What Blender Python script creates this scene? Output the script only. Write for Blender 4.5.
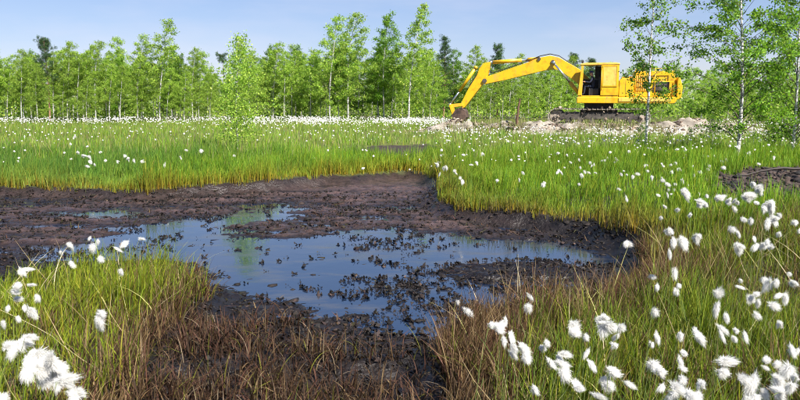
import bpy, bmesh, math, random
import numpy as np
from mathutils import Vector, Matrix
R = math.radians
rng = np.random.default_rng(7)
random.seed(7)
for o in list(bpy.data.objects): bpy.data.objects.remove(o)
scn = bpy.context.scene
COL = scn.collection

# ------------------------------------------------------------------ camera
CAM_H, PITCH, FPX = 1.5, R(8.0), 693.0
cam_d = bpy.data.cameras.new('camera'); cam = bpy.data.objects.new('camera', cam_d); COL.objects.link(cam)
cam.location = (0, 0, CAM_H); cam.rotation_euler = (R(90) - PITCH, 0, 0)
cam_d.sensor_width = 36; cam_d.lens = 36 * FPX / 800; cam_d.clip_start = 0.05; cam_d.clip_end = 6000
scn.camera = cam
# ------------------------------------------------------------------ sky, sun, exposure
SUN_EL, SUN_AZ = R(47), R(143)        # azimuth from +Y (view direction) clockwise, seen from above
world = bpy.data.worlds.new('World'); scn.world = world; world.use_nodes = True
nt = world.node_tree; nt.nodes.clear()
wo = nt.nodes.new('ShaderNodeOutputWorld'); bg = nt.nodes.new('ShaderNodeBackground'); bg.inputs[1].default_value = 0.05
sky = nt.nodes.new('ShaderNodeTexSky'); sky.sky_type = 'NISHITA'; sky.sun_disc = False
sky.sun_elevation = SUN_EL; sky.sun_rotation = SUN_AZ; sky.air_density = 1.0; sky.dust_density = 0.25; sky.ozone_density = 3.0; sky.altitude = 100
tint = nt.nodes.new('ShaderNodeMix'); tint.data_type = 'RGBA'; tint.blend_type = 'MULTIPLY'; tint.inputs[0].default_value = 1.0
tint.inputs[7].default_value = (0.90, 0.875, 1.05, 1)
tc = nt.nodes.new('ShaderNodeTexCoord'); mp = nt.nodes.new('ShaderNodeMapping'); mp.inputs['Scale'].default_value = (1.2, 1.2, 5.0)
no = nt.nodes.new('ShaderNodeTexNoise'); no.inputs['Scale'].default_value = 2.1; no.inputs['Detail'].default_value = 5; no.inputs['Roughness'].default_value = .55
cr = nt.nodes.new('ShaderNodeValToRGB'); cr.color_ramp.elements[0].position = .46; cr.color_ramp.elements[1].position = .82
cr.color_ramp.elements[0].color = (0, 0, 0, 1); cr.color_ramp.elements[1].color = (.5, .5, .5, 1)
cm = nt.nodes.new('ShaderNodeMix'); cm.data_type = 'RGBA'; cm.inputs[7].default_value = (7.4, 7.2, 8.2, 1)
L = nt.links.new
gm = nt.nodes.new('ShaderNodeGamma'); gm.inputs[1].default_value = .62; hs = nt.nodes.new('ShaderNodeHueSaturation'); hs.inputs['Saturation'].default_value = 1.28; hs.inputs['Value'].default_value = 2.08
L(sky.outputs[0], gm.inputs[0]); L(gm.outputs[0], hs.inputs['Color']); L(hs.outputs[0], tint.inputs[6]); L(tc.outputs['Generated'], mp.inputs[0]); L(mp.outputs[0], no.inputs['Vector']); L(no.outputs[0], cr.inputs[0])
L(cr.outputs[0], cm.inputs[0]); L(tint.outputs[2], cm.inputs[6]); L(cm.outputs[2], bg.inputs[0]); L(bg.outputs[0], wo.inputs[0])
sd = bpy.data.lights.new('sun', 'SUN'); sun = bpy.data.objects.new('sun', sd); COL.objects.link(sun)
sd.energy = 5.0; sd.angle = R(0.53); sd.color = (1.0, 0.95, 0.87)
sdir = Vector((math.sin(SUN_AZ) * math.cos(SUN_EL), math.cos(SUN_AZ) * math.cos(SUN_EL), math.sin(SUN_EL)))
sun.rotation_euler = sdir.to_track_quat('Z', 'Y').to_euler(); sun.location = (20, -20, 30)
vs = scn.view_settings; vs.view_transform = 'Standard'; vs.look = 'None'; vs.gamma = 1; vs.use_curve_mapping = False; vs.exposure = 1.3
scn.cycles.filter_width = 1.1
scn.render.resolution_x = 1024; scn.render.resolution_y = 512

# ------------------------------------------------------------------ helpers
def ray(px, py):
    u = (px - 400) / FPX; v = (200 - py) / FPX
    return np.array([u, math.cos(PITCH) + v * math.sin(PITCH), -math.sin(PITCH) + v * math.cos(PITCH)])
def at_z(px, py, z=0.0):                      # survey a photo point as a place on the plane at height z
    d = ray(px, py); t = (z - CAM_H) / d[2]; return np.array([d[0] * t, d[1] * t, z])
def at_y(px, py, y):
    d = ray(px, py); t = y / d[1]; return np.array([d[0] * t, y, CAM_H + d[2] * t])
def x_at(px, y, z=0.0):
    dep = y * math.cos(PITCH) + (CAM_H - z) * math.sin(PITCH); return (px - 400) / FPX * dep
def tag(o, label=None, cat=None, group=None, kind=None):
    if label: o['label'] = label
    if cat: o['category'] = cat
    if group: o['group'] = group
    if kind: o['kind'] = kind
    return o
def empty(name, loc, rz=0.0, s=1.0):
    o = bpy.data.objects.new(name, None); COL.objects.link(o); o.location = loc; o.rotation_euler = (0, 0, rz); o.scale = (s, s, s)
    o.empty_display_size = .1; return o
def link(name, me, parent=None):
    o = bpy.data.objects.new(name, me); COL.objects.link(o)
    if parent is not None: o.parent = parent
    return o
def mesh_np(name, V, quads=None, tris=None, col=None, mat=None, smooth=False):
    me = bpy.data.meshes.new(name); V = np.asarray(V, dtype=np.float32)
    q = np.zeros((0, 4), np.int32) if quads is None else np.asarray(quads, np.int32)
    t = np.zeros((0, 3), np.int32) if tris is None else np.asarray(tris, np.int32)
    me.vertices.add(len(V)); me.vertices.foreach_set('co', V.ravel())
    me.loops.add(q.size + t.size); me.loops.foreach_set('vertex_index', np.concatenate([q.ravel(), t.ravel()]).astype(np.int32))
    n = len(q) + len(t); me.polygons.add(n)
    st = np.concatenate([np.arange(len(q)) * 4, q.size + np.arange(len(t)) * 3]).astype(np.int32)
    me.polygons.foreach_set('loop_start', st)
    if smooth: me.polygons.foreach_set('use_smooth', np.ones(n, bool))
    if col is not None:
        a = me.color_attributes.new('col', 'FLOAT_COLOR', 'POINT'); c = np.ones((len(V), 4), np.float32); c[:, :3] = col
        a.data.foreach_set('color', c.ravel())
    if mat: me.materials.append(mat)
    me.update(calc_edges=True); return me
# value noise
def _h(i, j, k):
    n = (i.astype(np.int64) * 374761393 + j.astype(np.int64) * 668265263 + k * 2147483647 * 3) & 0xffffffff
    n = ((n ^ (n >> 13)) * 1274126177) & 0xffffffff
    return ((n ^ (n >> 16)) & 0xffff) / 65535.0
def vnoise(x, y, k=0):
    xi = np.floor(x); yi = np.floor(y); fx = x - xi; fy = y - yi; fx = fx * fx * (3 - 2 * fx); fy = fy * fy * (3 - 2 * fy)
    a = _h(xi, yi, k); b = _h(xi + 1, yi, k); c = _h(xi, yi + 1, k); d = _h(xi + 1, yi + 1, k)
    return (a + (b - a) * fx) * (1 - fy) + (c + (d - c) * fx) * fy
def fbm(x, y, k=0, oct=4, g=.5):
    s = 0; a = 1; t = 0
    for i in range(oct):
        s = s + a * (vnoise(x * 2 ** i + 17.3 * i, y * 2 ** i - 9.1 * i, k + i) * 2 - 1); t += a; a *= g
    return s / t
def sstep(a, b, x):
    t = np.clip((x - a) / (b - a), 0, 1); return t * t * (3 - 2 * t)
def sdf(poly, x, y):                          # signed distance, negative inside
    x = np.asarray(x, float); y = np.asarray(y, float); d = np.full(x.shape, 1e9); ins = np.zeros(x.shape, bool); n = len(poly)
    for i in range(n):
        ax, ay = poly[i]; bx_, by_ = poly[(i + 1) % n]; ex, ey = bx_ - ax, by_ - ay
        t = np.clip(((x - ax) * ex + (y - ay) * ey) / (ex * ex + ey * ey + 1e-12), 0, 1)
        d = np.minimum(d, np.hypot(x - ax - t * ex, y - ay - t * ey))
        c = (ay > y) != (by_ > y)
        with np.errstate(divide='ignore', invalid='ignore'): xc = ax + (y - ay) * ex / (ey if abs(ey) > 1e-12 else 1e-12)
        ins ^= c & (x < xc)
    return np.where(ins, -d, d)
def poly_px(pts, z): return [tuple(at_z(px, py, z)[:2]) for px, py in pts]

# ------------------------------------------------------------------ materials
def mat_new(name):
    m = bpy.data.materials.new(name); m.use_nodes = True; n = m.node_tree.nodes; return m, n, m.node_tree.links.new, n['Principled BSDF'], n['Material Output']
def leafy(name, rough=.5, trans=.35, spec=.35):
    m, n, l, b, out = mat_new(name)
    a = n.new('ShaderNodeAttribute'); a.attribute_name = 'col'
    oi = n.new('ShaderNodeObjectInfo'); hs = n.new('ShaderNodeHueSaturation'); mr = n.new('ShaderNodeMapRange')
    mr.inputs[3].default_value = .82; mr.inputs[4].default_value = 1.16; l(oi.outputs['Random'], mr.inputs[0]); l(mr.outputs[0], hs.inputs['Value'])
    l(a.outputs['Color'], hs.inputs['Color']); l(hs.outputs[0], b.inputs['Base Color']); b.inputs['Roughness'].default_value = rough
    b.inputs['Specular IOR Level'].default_value = spec
    t = n.new('ShaderNodeBsdfTranslucent'); mx = n.new('ShaderNodeMixShader'); mx.inputs[0].default_value = trans
    g = n.new('ShaderNodeMix'); g.data_type = 'RGBA'; g.blend_type = 'MULTIPLY'; g.inputs[0].default_value = 1; g.inputs[7].default_value = (1.15, 1.3, .6, 1)
    l(hs.outputs[0], g.inputs[6]); l(g.outputs[2], t.inputs['Color']); l(b.outputs[0], mx.inputs[1]); l(t.outputs[0], mx.inputs[2]); l(mx.outputs[0], out.inputs[0])
    return m
M_GRASS = leafy('grass_blades', .55, .40, .16); M_DEAD = leafy('dead_sedge', .7, .15, .15); M_LEAF = leafy('leaves', .5, .48, .22); M_NEEDLE = leafy('needles', .6, .15, .2)
def attr_mat(name, rough=.8, bump=0, bscale=30, spec=.3):
    m, n, l, b, out = mat_new(name); a = n.new('ShaderNodeAttribute'); a.attribute_name = 'col'
    l(a.outputs['Color'], b.inputs['Base Color']); b.inputs['Roughness'].default_value = rough; b.inputs['Specular IOR Level'].default_value = spec
    if bump:
        t = n.new('ShaderNodeTexNoise'); t.inputs['Scale'].default_value = bscale; t.inputs['Detail'].default_value = 6
        g = n.new('ShaderNodeNewGeometry'); l(g.outputs['Position'], t.inputs['Vector'])
        bm_ = n.new('ShaderNodeBump'); bm_.inputs['Strength'].default_value = bump; bm_.inputs['Distance'].default_value = .02; l(t.outputs[0], bm_.inputs['Height']); l(bm_.outputs[0], b.inputs['Normal'])
    return m
M_CLOD = attr_mat('peat_clods', .75, .5, 40)
def noise_mat(name, c1, c2, scale=4, rough=.6, detail=5, bump=0.0, metal=0.0, lo=.35, hi=.65, stretch=(1, 1, 1), spec=.5, bdist=.01):
    m, n, l, b, out = mat_new(name)
    tc = n.new('ShaderNodeTexCoord'); mp = n.new('ShaderNodeMapping'); mp.inputs['Scale'].default_value = stretch
    t = n.new('ShaderNodeTexNoise'); t.inputs['Scale'].default_value = scale; t.inputs['Detail'].default_value = detail; t.inputs['Roughness'].default_value = .6
    r = n.new('ShaderNodeValToRGB'); r.color_ramp.elements[0].position = lo; r.color_ramp.elements[1].position = hi
    r.color_ramp.elements[0].color = (*c1, 1); r.color_ramp.elements[1].color = (*c2, 1)
    l(tc.outputs['Object'], mp.inputs[0]); l(mp.outputs[0], t.inputs['Vector']); l(t.outputs[0], r.inputs[0]); l(r.outputs[0], b.inputs['Base Color'])
    b.inputs['Roughness'].default_value = rough; b.inputs['Metallic'].default_value = metal; b.inputs['Specular IOR Level'].default_value = spec
    if bump:
        bm_ = n.new('ShaderNodeBump'); bm_.inputs['Strength'].default_value = bump; bm_.inputs['Distance'].default_value = bdist; l(t.outputs[0], bm_.inputs['Height']); l(bm_.outputs[0], b.inputs['Normal'])
    return m
# ground: colour and wetness come from the surveyed land cover
def ground_mat():
    m, n, l, b, out = mat_new('bog_ground')
    a = n.new('ShaderNodeAttribute'); a.attribute_name = 'col'; w = n.new('ShaderNodeAttribute'); w.attribute_name = 'wet'
    g = n.new('ShaderNodeNewGeometry'); t = n.new('ShaderNodeTexNoise'); t.inputs['Scale'].default_value = 9; t.inputs['Detail'].default_value = 8; t.inputs['Roughness'].default_value = .68
    l(g.outputs['Position'], t.inputs['Vector'])
    r = n.new('ShaderNodeMapRange'); r.inputs[1].default_value = .3; r.inputs[2].default_value = .7; r.inputs[3].default_value = .45; r.inputs[4].default_value = 1.55; l(t.outputs[0], r.inputs[0])
    mx = n.new('ShaderNodeVectorMath'); mx.operation = 'SCALE'; l(a.outputs['Color'], mx.inputs[0]); l(r.outputs[0], mx.inputs['Scale']); l(mx.outputs[0], b.inputs['Base Color'])
    t2 = n.new('ShaderNodeTexNoise'); t2.inputs['Scale'].default_value = 28; t2.inputs['Detail'].default_value = 7; l(g.outputs['Position'], t2.inputs['Vector'])
    ro = n.new('ShaderNodeMapRange'); ro.inputs[3].default_value = .85; ro.inputs[4].default_value = .27
    mp = n.new('ShaderNodeMapping'); mp.inputs['Scale'].default_value = (.7, 2.6, 1); l(g.outputs['Position'], mp.inputs[0]); t3 = n.new('ShaderNodeTexNoise'); t3.inputs['Scale'].default_value = 1.1; t3.inputs['Detail'].default_value = 6; l(mp.outputs[0], t3.inputs['Vector'])
    r3 = n.new('ShaderNodeMapRange'); r3.inputs[1].default_value = .40; r3.inputs[2].default_value = .60; r3.inputs[3].default_value = .55; l(t3.outputs[0], r3.inputs[0]); mm = n.new('ShaderNodeMath'); mm.operation = 'MULTIPLY'; l(r3.outputs[0], mm.inputs[0]); l(w.outputs['Fac'], mm.inputs[1]); l(mm.outputs[0], ro.inputs[0]); l(ro.outputs[0], b.inputs['Roughness'])
    bm_ = n.new('ShaderNodeBump'); bm_.inputs['Strength'].default_value = .9; bm_.inputs['Distance'].default_value = .025; l(t2.outputs[0], bm_.inputs['Height']); l(bm_.outputs[0], b.inputs['Normal'])
    b.inputs['Specular IOR Level'].default_value = .32
    return m
def water_mat():
    m, n, l, b, out = mat_new('bog_water')
    b.inputs['Base Color'].default_value = (.008, .016, .036, 1); b.inputs['Roughness'].default_value = .045; b.inputs['IOR'].default_value = 2.2
    g = n.new('ShaderNodeNewGeometry'); t = n.new('ShaderNodeTexNoise'); t.inputs['Scale'].default_value = 5; t.inputs['Detail'].default_value = 3; l(g.outputs['Position'], t.inputs['Vector'])
    mp = n.new('ShaderNodeMapping'); mp.inputs['Scale'].default_value = (.8, 2.2, 1); l(g.outputs['Position'], mp.inputs[0]); t2 = n.new('ShaderNodeTexNoise'); t2.inputs['Scale'].default_value = 1.3; t2.inputs['Detail'].default_value = 8; t2.inputs['Roughness'].default_value = .65; l(mp.outputs[0], t2.inputs['Vector'])
    r = n.new('ShaderNodeMapRange'); r.inputs[1].default_value = .46; r.inputs[2].default_value = .66; r.inputs[3].default_value = .03; r.inputs[4].default_value = .22; l(t2.outputs[0], r.inputs[0]); l(r.outputs[0], b.inputs['Roughness'])
    fm = n.new('ShaderNodeMix'); fm.data_type = 'RGBA'; fm.inputs[6].default_value = b.inputs['Base Color'].default_value; fm.inputs[7].default_value = (.055, .05, .045, 1); rf = n.new('ShaderNodeMapRange'); rf.inputs[1].default_value = .52; rf.inputs[2].default_value = .72; l(t2.outputs[0], rf.inputs[0]); l(rf.outputs[0], fm.inputs[0]); l(fm.outputs[2], b.inputs['Base Color'])
    bm_ = n.new('ShaderNodeBump'); bm_.inputs['Strength'].default_value = .12; bm_.inputs['Distance'].default_value = .01; l(t.outputs[0], bm_.inputs['Height']); l(bm_.outputs[0], b.inputs['Normal'])
    return m
def cotton_mat():
    m, n, l, b, out = mat_new('cotton_down'); b.inputs['Base Color'].default_value = (.86, .85, .82, 1); b.inputs['Roughness'].default_value = .9; b.inputs['Specular IOR Level'].default_value = .1
    t = n.new('ShaderNodeBsdfTranslucent'); t.inputs[0].default_value = (.86, .85, .81, 1); mx = n.new('ShaderNodeMixShader'); mx.inputs[0].default_value = .4
    l(b.outputs[0], mx.inputs[1]); l(t.outputs[0], mx.inputs[2]); l(mx.outputs[0], out.inputs[0]); return m
M_COTTON = cotton_mat()
M_STEM = noise_mat('cotton_stem', (.10, .14, .03), (.16, .19, .05), 20, .6)
M_BIRCH = noise_mat('birch_bark', (.05, .045, .045), (.60, .58, .55), 5, .75, 5, .3, lo=.40, hi=.52, stretch=(1.5, 1.5, 5))
M_TWIG = noise_mat('birch_twigs', (.05, .032, .025), (.12, .085, .065), 8, .8)
M_GREYB = noise_mat('grey_bark', (.10, .09, .085), (.32, .30, .29), 6, .85, 5, .4, stretch=(2, 2, 4))
M_PINE = noise_mat('pine_bark', (.16, .085, .05), (.36, .21, .13), 6, .85, 5, .5, stretch=(2, 2, 1))
M_WOOD = noise_mat('dead_wood', (.05, .028, .018), (.16, .085, .05), 9, .85, 6, .6, stretch=(3, 3, .6))
M_TURFSHADE = noise_mat('turf_shade_dark', (.012, .008, .007), (.035, .022, .018), 9, .7, 6, .6)  # near-black colour carries the shade under the turf overhang
M_YEL = noise_mat('yellow_paint', (.42, .22, .006), (.72, .405, .006), 2.6, .42, 9, .15, lo=.26, hi=.50)
M_YEL2 = noise_mat('faded_yellow_paint', (.56, .33, .04), (.74, .47, .09), 3, .5, 8, .15, lo=.3, hi=.55)
M_ORG = noise_mat('orange_yellow_paint', (.50, .22, .012), (.66, .34, .014), 3, .45, 8, .15, lo=.3, hi=.55)
def worn(m, rust=(.16, .085, .035), scale=7, lo=.56, hi=.70, amt=.75):
    n = m.node_tree.nodes; l = m.node_tree.links.new; b = n['Principled BSDF']; src = b.inputs['Base Color'].links[0].from_socket
    tc = n.new('ShaderNodeTexCoord'); mp = n.new('ShaderNodeMapping'); mp.inputs['Scale'].default_value = (1, 1, .45); t = n.new('ShaderNodeTexNoise'); t.inputs['Scale'].default_value = scale; t.inputs['Detail'].default_value = 9; t.inputs['Roughness'].default_value = .7
    r = n.new('ShaderNodeMapRange'); r.inputs[1].default_value = lo; r.inputs[2].default_value = hi; r.inputs[4].default_value = amt; mx = n.new('ShaderNodeMix'); mx.data_type = 'RGBA'; mx.inputs[7].default_value = (*rust, 1)
    l(tc.outputs['Object'], mp.inputs[0]); l(mp.outputs[0], t.inputs['Vector']); l(t.outputs[0], r.inputs[0]); l(r.outputs[0], mx.inputs[0]); l(src, mx.inputs[6]); l(mx.outputs[2], b.inputs['Base Color'])
for m_ in (M_YEL, M_YEL2, M_ORG): worn(m_); worn(m_, (.30, .22, .12), 1.6, .52, .72, .5)
M_STEEL = noise_mat('track_steel', (.035, .03, .027), (.13, .11, .095), 5, .6, 6, .4, metal=.3)
M_MUDDY = noise_mat('muddy_steel', (.12, .10, .08), (.40, .34, .28), 6, .9, 6, .6)
M_CHROME = noise_mat('piston_rod', (.45, .47, .50), (.62, .64, .67), 8, .22, 3, metal=.9)
M_BLACK = noise_mat('black_interior', (.012, .012, .014), (.03, .03, .034), 6, .6)
M_RUST = noise_mat('bucket_steel', (.03, .02, .016), (.13, .08, .06), 5, .8, 6, .5, metal=.2)
M_CLOTH = noise_mat('navy_work_clothes', (.010, .013, .028), (.020, .026, .055), 14, .9)
M_SKIN = noise_mat('skin', (.42, .23, .16), (.50, .29, .20), 10, .55)
M_CAP = noise_mat('blue_cap', (.02, .03, .16), (.035, .05, .24), 14, .85)
M_SPOIL = noise_mat('dry_spoil', (.07, .056, .044), (.31, .275, .225), 2.2, .95, 9, .8, lo=.33, hi=.6, bdist=.05)
def glass():
    m, n, l, b, out = mat_new('cab_glass'); b.inputs['Base Color'].default_value = (.75, .82, .82, 1); b.inputs['Roughness'].default_value = .03
    b.inputs['Transmission Weight'].default_value = 1.0; b.inputs['IOR'].default_value = 1.1; return m
M_GLASS = glass()

# ------------------------------------------------------------------ land
WATER_Z = -0.15
BASIN = poly_px([(-120, 189), (-60, 190), (0, 191), (60, 193), (130, 196), (200, 192), (260, 187), (310, 183), (360, 179), (400, 176), (428, 176), (438, 186), (434, 199), (450, 210),
                 (480, 216), (520, 221), (560, 226), (600, 234), (640, 246), (652, 262), (640, 285), (612, 302), (570, 316), (520, 330), (480, 348), (462, 380), (450, 440), (430, 520),
                 (110, 520), (130, 440), (150, 380), (172, 330), (184, 302), (165, 287), (100, 282), (50, 291), (12, 310), (-60, 335), (-200, 370)], -0.08)
WATERP = poly_px([(20, 268), (50, 250), (110, 236), (170, 222), (215, 213), (262, 206), (296, 208), (280, 218), (215, 230), (235, 236), (300, 236), (350, 230), (400, 226), (440, 233), (500, 237), (560, 241),
                  (612, 254), (628, 268), (622, 288), (590, 300), (530, 310), (480, 326), (440, 346), (385, 346), (330, 322), (262, 304), (205, 290), (190, 268), (150, 258), (60, 262)], WATER_Z)
MATS = poly_px([(392, 282), (440, 268), (500, 262), (560, 262), (610, 268), (618, 282), (560, 290), (500, 300), (450, 320), (420, 318)], WATER_Z)
PATCH = poly_px([(348, 152), (375, 146), (432, 145), (446, 151), (425, 160), (375, 161)], 0.0)
RIDGE = poly_px([(702, 190), (718, 177), (760, 171), (840, 168), (840, 208), (785, 206), (728, 206)], 0.2)
SPOIL_EXC = (0, 0)
def rise(x, y):                               # slightly higher ground on the right bank
    return .22 * sstep(1.6, 4.2, x) * (1 - sstep(14, 22, y)) * sstep(1.2, 3.5, x - 0.1 * y + .5)
EXC_Y = 34.2
def height(x, y):
    x = np.asarray(x, float); y = np.asarray(y, float)
    wob = fbm(x * 1.3, y * 1.3, 3, 3) * .22
    db = sdf(BASIN, x, y) + wob
    dw = sdf(WATERP, x, y) + wob * .5
    near = np.exp(-np.maximum(np.hypot(x, y) - 20, 0) / 30)
    land = .03 + rise(x, y) + (.05 * fbm(x * .9, y * .9, 11, 4) + .03 * fbm(x * 4, y * 4, 19, 3)) * near + .12 * fbm(x * .08, y * .08, 23, 2) * sstep(16, 30, y)
    land = np.maximum(land, -.05)
    land += .16 * sstep(4.0, 1.5, np.hypot((x - 9.4) / 2.2, (y - 34.6)) ) * 0
    land += .34 * np.exp(-(((x - 9.2) / 5.5) ** 2 + ((y - 34.8) / 2.6) ** 2) ** 2)
    bars = fbm(x * .75 + 4 + .3 * y, y * 2.6, 31, 4, .55)
    mud = WATER_Z + .020 * sstep(-.15, .4, dw) - .050 * sstep(.12, -.5, dw) + .055 * bars + .030 * fbm(x * 3.2, y * 4.6, 41, 5, .66) + .030 * fbm(x * 12, y * 13, 47, 4, .65)
    dm = sdf(MATS, x, y) + wob
    mud += .046 * sstep(.15, -.25, dm) + .07 * fbm(x * 2.2 + .8 * y, y * 6.5, 53, 5, .7) * sstep(.2, -.2, dm)
    ctr = sstep(4.75, 4.1, y) * sstep(2.0, 1.0, np.abs(x + .25))
    mud += .05 * ctr + .03 * ctr * fbm(x * 7, y * 7, 59, 3)
    k = sstep(-.28, .03, db)
    z = mud * (1 - k) + land * k
    # crumbling peat lip just inside the grass edge
    z += .02 * fbm(x * 9, y * 9, 61, 3) * np.exp(-(db / .25) ** 2)
    dr = sdf(RIDGE, x, y) + fbm(x * 1.5, y * 1.5, 67, 3) * .3
    z += (-.08 + .07 * fbm(x * 1.3, y * 1.3, 71, 3)) * sstep(.15, -.25, dr)
    return z
def cover(x, y):
    wob = fbm(x * 1.3, y * 1.3, 3, 3) * .22
    db = sdf(BASIN, x, y) + wob; dr = sdf(RIDGE, x, y) + fbm(x * 1.5, y * 1.5, 67, 3) * .3; dp = sdf(PATCH, x, y) + fbm(x * .9, y * .9, 73, 3) * .5
    return db, dr, dp
def axis(segs):
    out = []
    for a, b, s in segs: out += list(np.arange(a, b, s))
    return np.array(out + [segs[-1][1]])
def geo(a, b, n): return list(a * (b / a) ** (np.arange(1, n + 1) / n))
xs = np.array([-v for v in geo(9, 1500, 34)][::-1] + list(axis([(-9, -4.2, .05), (-4.2, 4.2, .026), (4.2, 9, .05)])) + geo(9, 1500, 34))
ys = np.array([-v for v in geo(2.7, 1500, 20)][::-1] + [0, 1.4] + list(axis([(2.6, 7, .021), (7, 13.6, .036), (13.6, 24, .16), (24, 62, .5)])) + geo(62, 2500, 24))
GX, GY = np.meshgrid(xs, ys); gx, gy = GX.ravel(), GY.ravel()
GZ = height(gx, gy)
db, dr, dp = cover(gx, gy)
n1 = fbm(gx * .6, gy * .6, 81, 4); n2 = fbm(gx * 1.1 + 7, gy * 2.6, 83, 4, .6)
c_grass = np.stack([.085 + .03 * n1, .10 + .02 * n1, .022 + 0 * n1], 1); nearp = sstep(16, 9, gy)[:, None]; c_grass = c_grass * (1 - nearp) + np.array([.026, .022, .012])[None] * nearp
mudc = np.array([.070, .044, .038])[None] * (1 + .45 * n2[:, None]); dark = np.array([.009, .007, .007])[None]
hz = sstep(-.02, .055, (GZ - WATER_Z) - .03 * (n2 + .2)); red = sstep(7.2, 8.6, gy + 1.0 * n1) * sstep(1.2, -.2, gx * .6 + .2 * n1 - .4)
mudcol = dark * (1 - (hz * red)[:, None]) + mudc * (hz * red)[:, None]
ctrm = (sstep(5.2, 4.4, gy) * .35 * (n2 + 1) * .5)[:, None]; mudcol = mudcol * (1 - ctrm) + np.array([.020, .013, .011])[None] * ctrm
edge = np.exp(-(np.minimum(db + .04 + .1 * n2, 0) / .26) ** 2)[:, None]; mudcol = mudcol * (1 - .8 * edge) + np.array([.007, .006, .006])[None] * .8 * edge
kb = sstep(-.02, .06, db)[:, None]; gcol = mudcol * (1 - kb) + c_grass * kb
kr = sstep(.1, -.1, np.minimum(dr, dp))[:, None]; gcol = gcol * (1 - kr) + np.array([.034, .023, .019])[None] * (1 + .4 * n2[:, None]) * kr
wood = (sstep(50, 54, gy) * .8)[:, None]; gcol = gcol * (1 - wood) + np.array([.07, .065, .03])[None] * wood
wet = (1 - kb[:, 0]) * (1 - kr[:, 0])
nx, ny = len(xs), len(ys); idx = np.arange(nx * ny).reshape(ny, nx)
qd = np.stack([idx[:-1, :-1], idx[:-1, 1:], idx[1:, 1:], idx[1:, :-1]], -1).reshape(-1, 4)
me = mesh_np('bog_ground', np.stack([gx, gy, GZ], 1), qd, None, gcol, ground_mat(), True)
wa = me.attributes.new('wet', 'FLOAT', 'POINT'); wa.data.foreach_set('value', wet.astype(np.float32))
tag(link('bog_ground', me), kind='structure')
me = mesh_np('pond_water', [(-14, 2.0, WATER_Z), (9, 2.0, WATER_Z), (9, 14, WATER_Z), (-14, 14, WATER_Z)], [(0, 1, 2, 3)], None, None, water_mat())
tag(link('pond_water', me), kind='structure')

# ------------------------------------------------------------------ grass (nobody could count it)
def blades(P, H, W, az, lean, curl, cb, ct, seg=4, cpow=1.0):
    """ribbons: P base, H length, az lean direction, lean/curl bend; colours base -> tip"""
    N = len(P); t = np.linspace(0, 1, seg)[None, :]
    ang = lean[:, None] + curl[:, None] * t                      # from vertical
    step = H[:, None] / (seg - 1)
    dx = np.sin(ang) * step; dz = np.cos(ang) * step
    r = np.concatenate([np.zeros((N, 1)), np.cumsum(dx[:, :-1], 1)], 1); z = np.concatenate([np.zeros((N, 1)), np.cumsum(dz[:, :-1], 1)], 1)
    ca, sa = np.cos(az)[:, None], np.sin(az)[:, None]
    C = np.stack([P[:, 0:1] + r * ca, P[:, 1:2] + r * sa, P[:, 2:3] + z], -1)
    wa = az + np.pi / 2 + rng.normal(0, .7, N); w = W[:, None] * (1 - t ** 1.6 * .92) * .5
    off = np.stack([np.cos(wa)[:, None] * w, np.sin(wa)[:, None] * w, np.zeros_like(w)], -1)
    V = np.stack([C - off, C + off], 2).reshape(-1, 3)
    base = (np.arange(N) * seg * 2)[:, None] + (np.arange(seg - 1) * 2)[None]
    Q = np.stack([base, base + 1, base + 3, base + 2], -1).reshape(-1, 4)
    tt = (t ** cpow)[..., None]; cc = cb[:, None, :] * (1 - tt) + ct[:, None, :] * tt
    cc = np.repeat(cc[:, :, None, :], 2, 2).reshape(-1, 3)
    return V, Q, cc
def palette(n, cols, w):
    c = np.array(cols)[rng.choice(len(cols), n, p=np.array(w) / sum(w))]; return c * rng.uniform(.62, 1.38, (n, 1))
def scatter(x0, x1, y0, y1, n): return rng.uniform(x0, x1, n), rng.uniform(y0, y1, n)
def in_view(x, y, pad=1.06): return np.abs(x) < .577 * pad * np.maximum(y, 0) + .5
GREEN = [(.15, .285, .020), (.20, .325, .022), (.095, .225, .026), (.28, .32, .03)]
YEL = [(.36, .25, .03), (.30, .16, .025), (.24, .24, .03), (.12, .07, .02)]
BROWN = [(.10, .055, .028), (.16, .10, .05), (.06, .035, .022), (.26, .18, .09), (.13, .06, .04)]
def sod(name, label, x, y, z, hfac, wid, seg, tipc, basec, lean_s=.16, curl_s=.5, cpow=.6, mat=None, hgt=.42):
    n = len(x); H = hgt * hfac * rng.uniform(.55, 1.2, n)
    V, Q, c = blades(np.stack([x, y, z - .02], 1), H, wid * rng.uniform(.6, 1.4, n), rng.normal(.3, 1.6, n), np.abs(rng.normal(0, lean_s, n)), np.abs(rng.normal(0, curl_s, n)), basec, tipc, seg, cpow)
    o = link(name, mesh_np(name, V, Q, None, c, mat or M_GRASS)); tag(o, label, 'grass', kind='stuff'); return o
def clumped(x, y, k, s=1.4, lo=.35): return np.clip(.62 + .75 * fbm(x * s, y * s, k, 3) + .5 * fbm(x * s * 3.3, y * s * 3.3, k + 50, 2), lo, 1.35)
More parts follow.
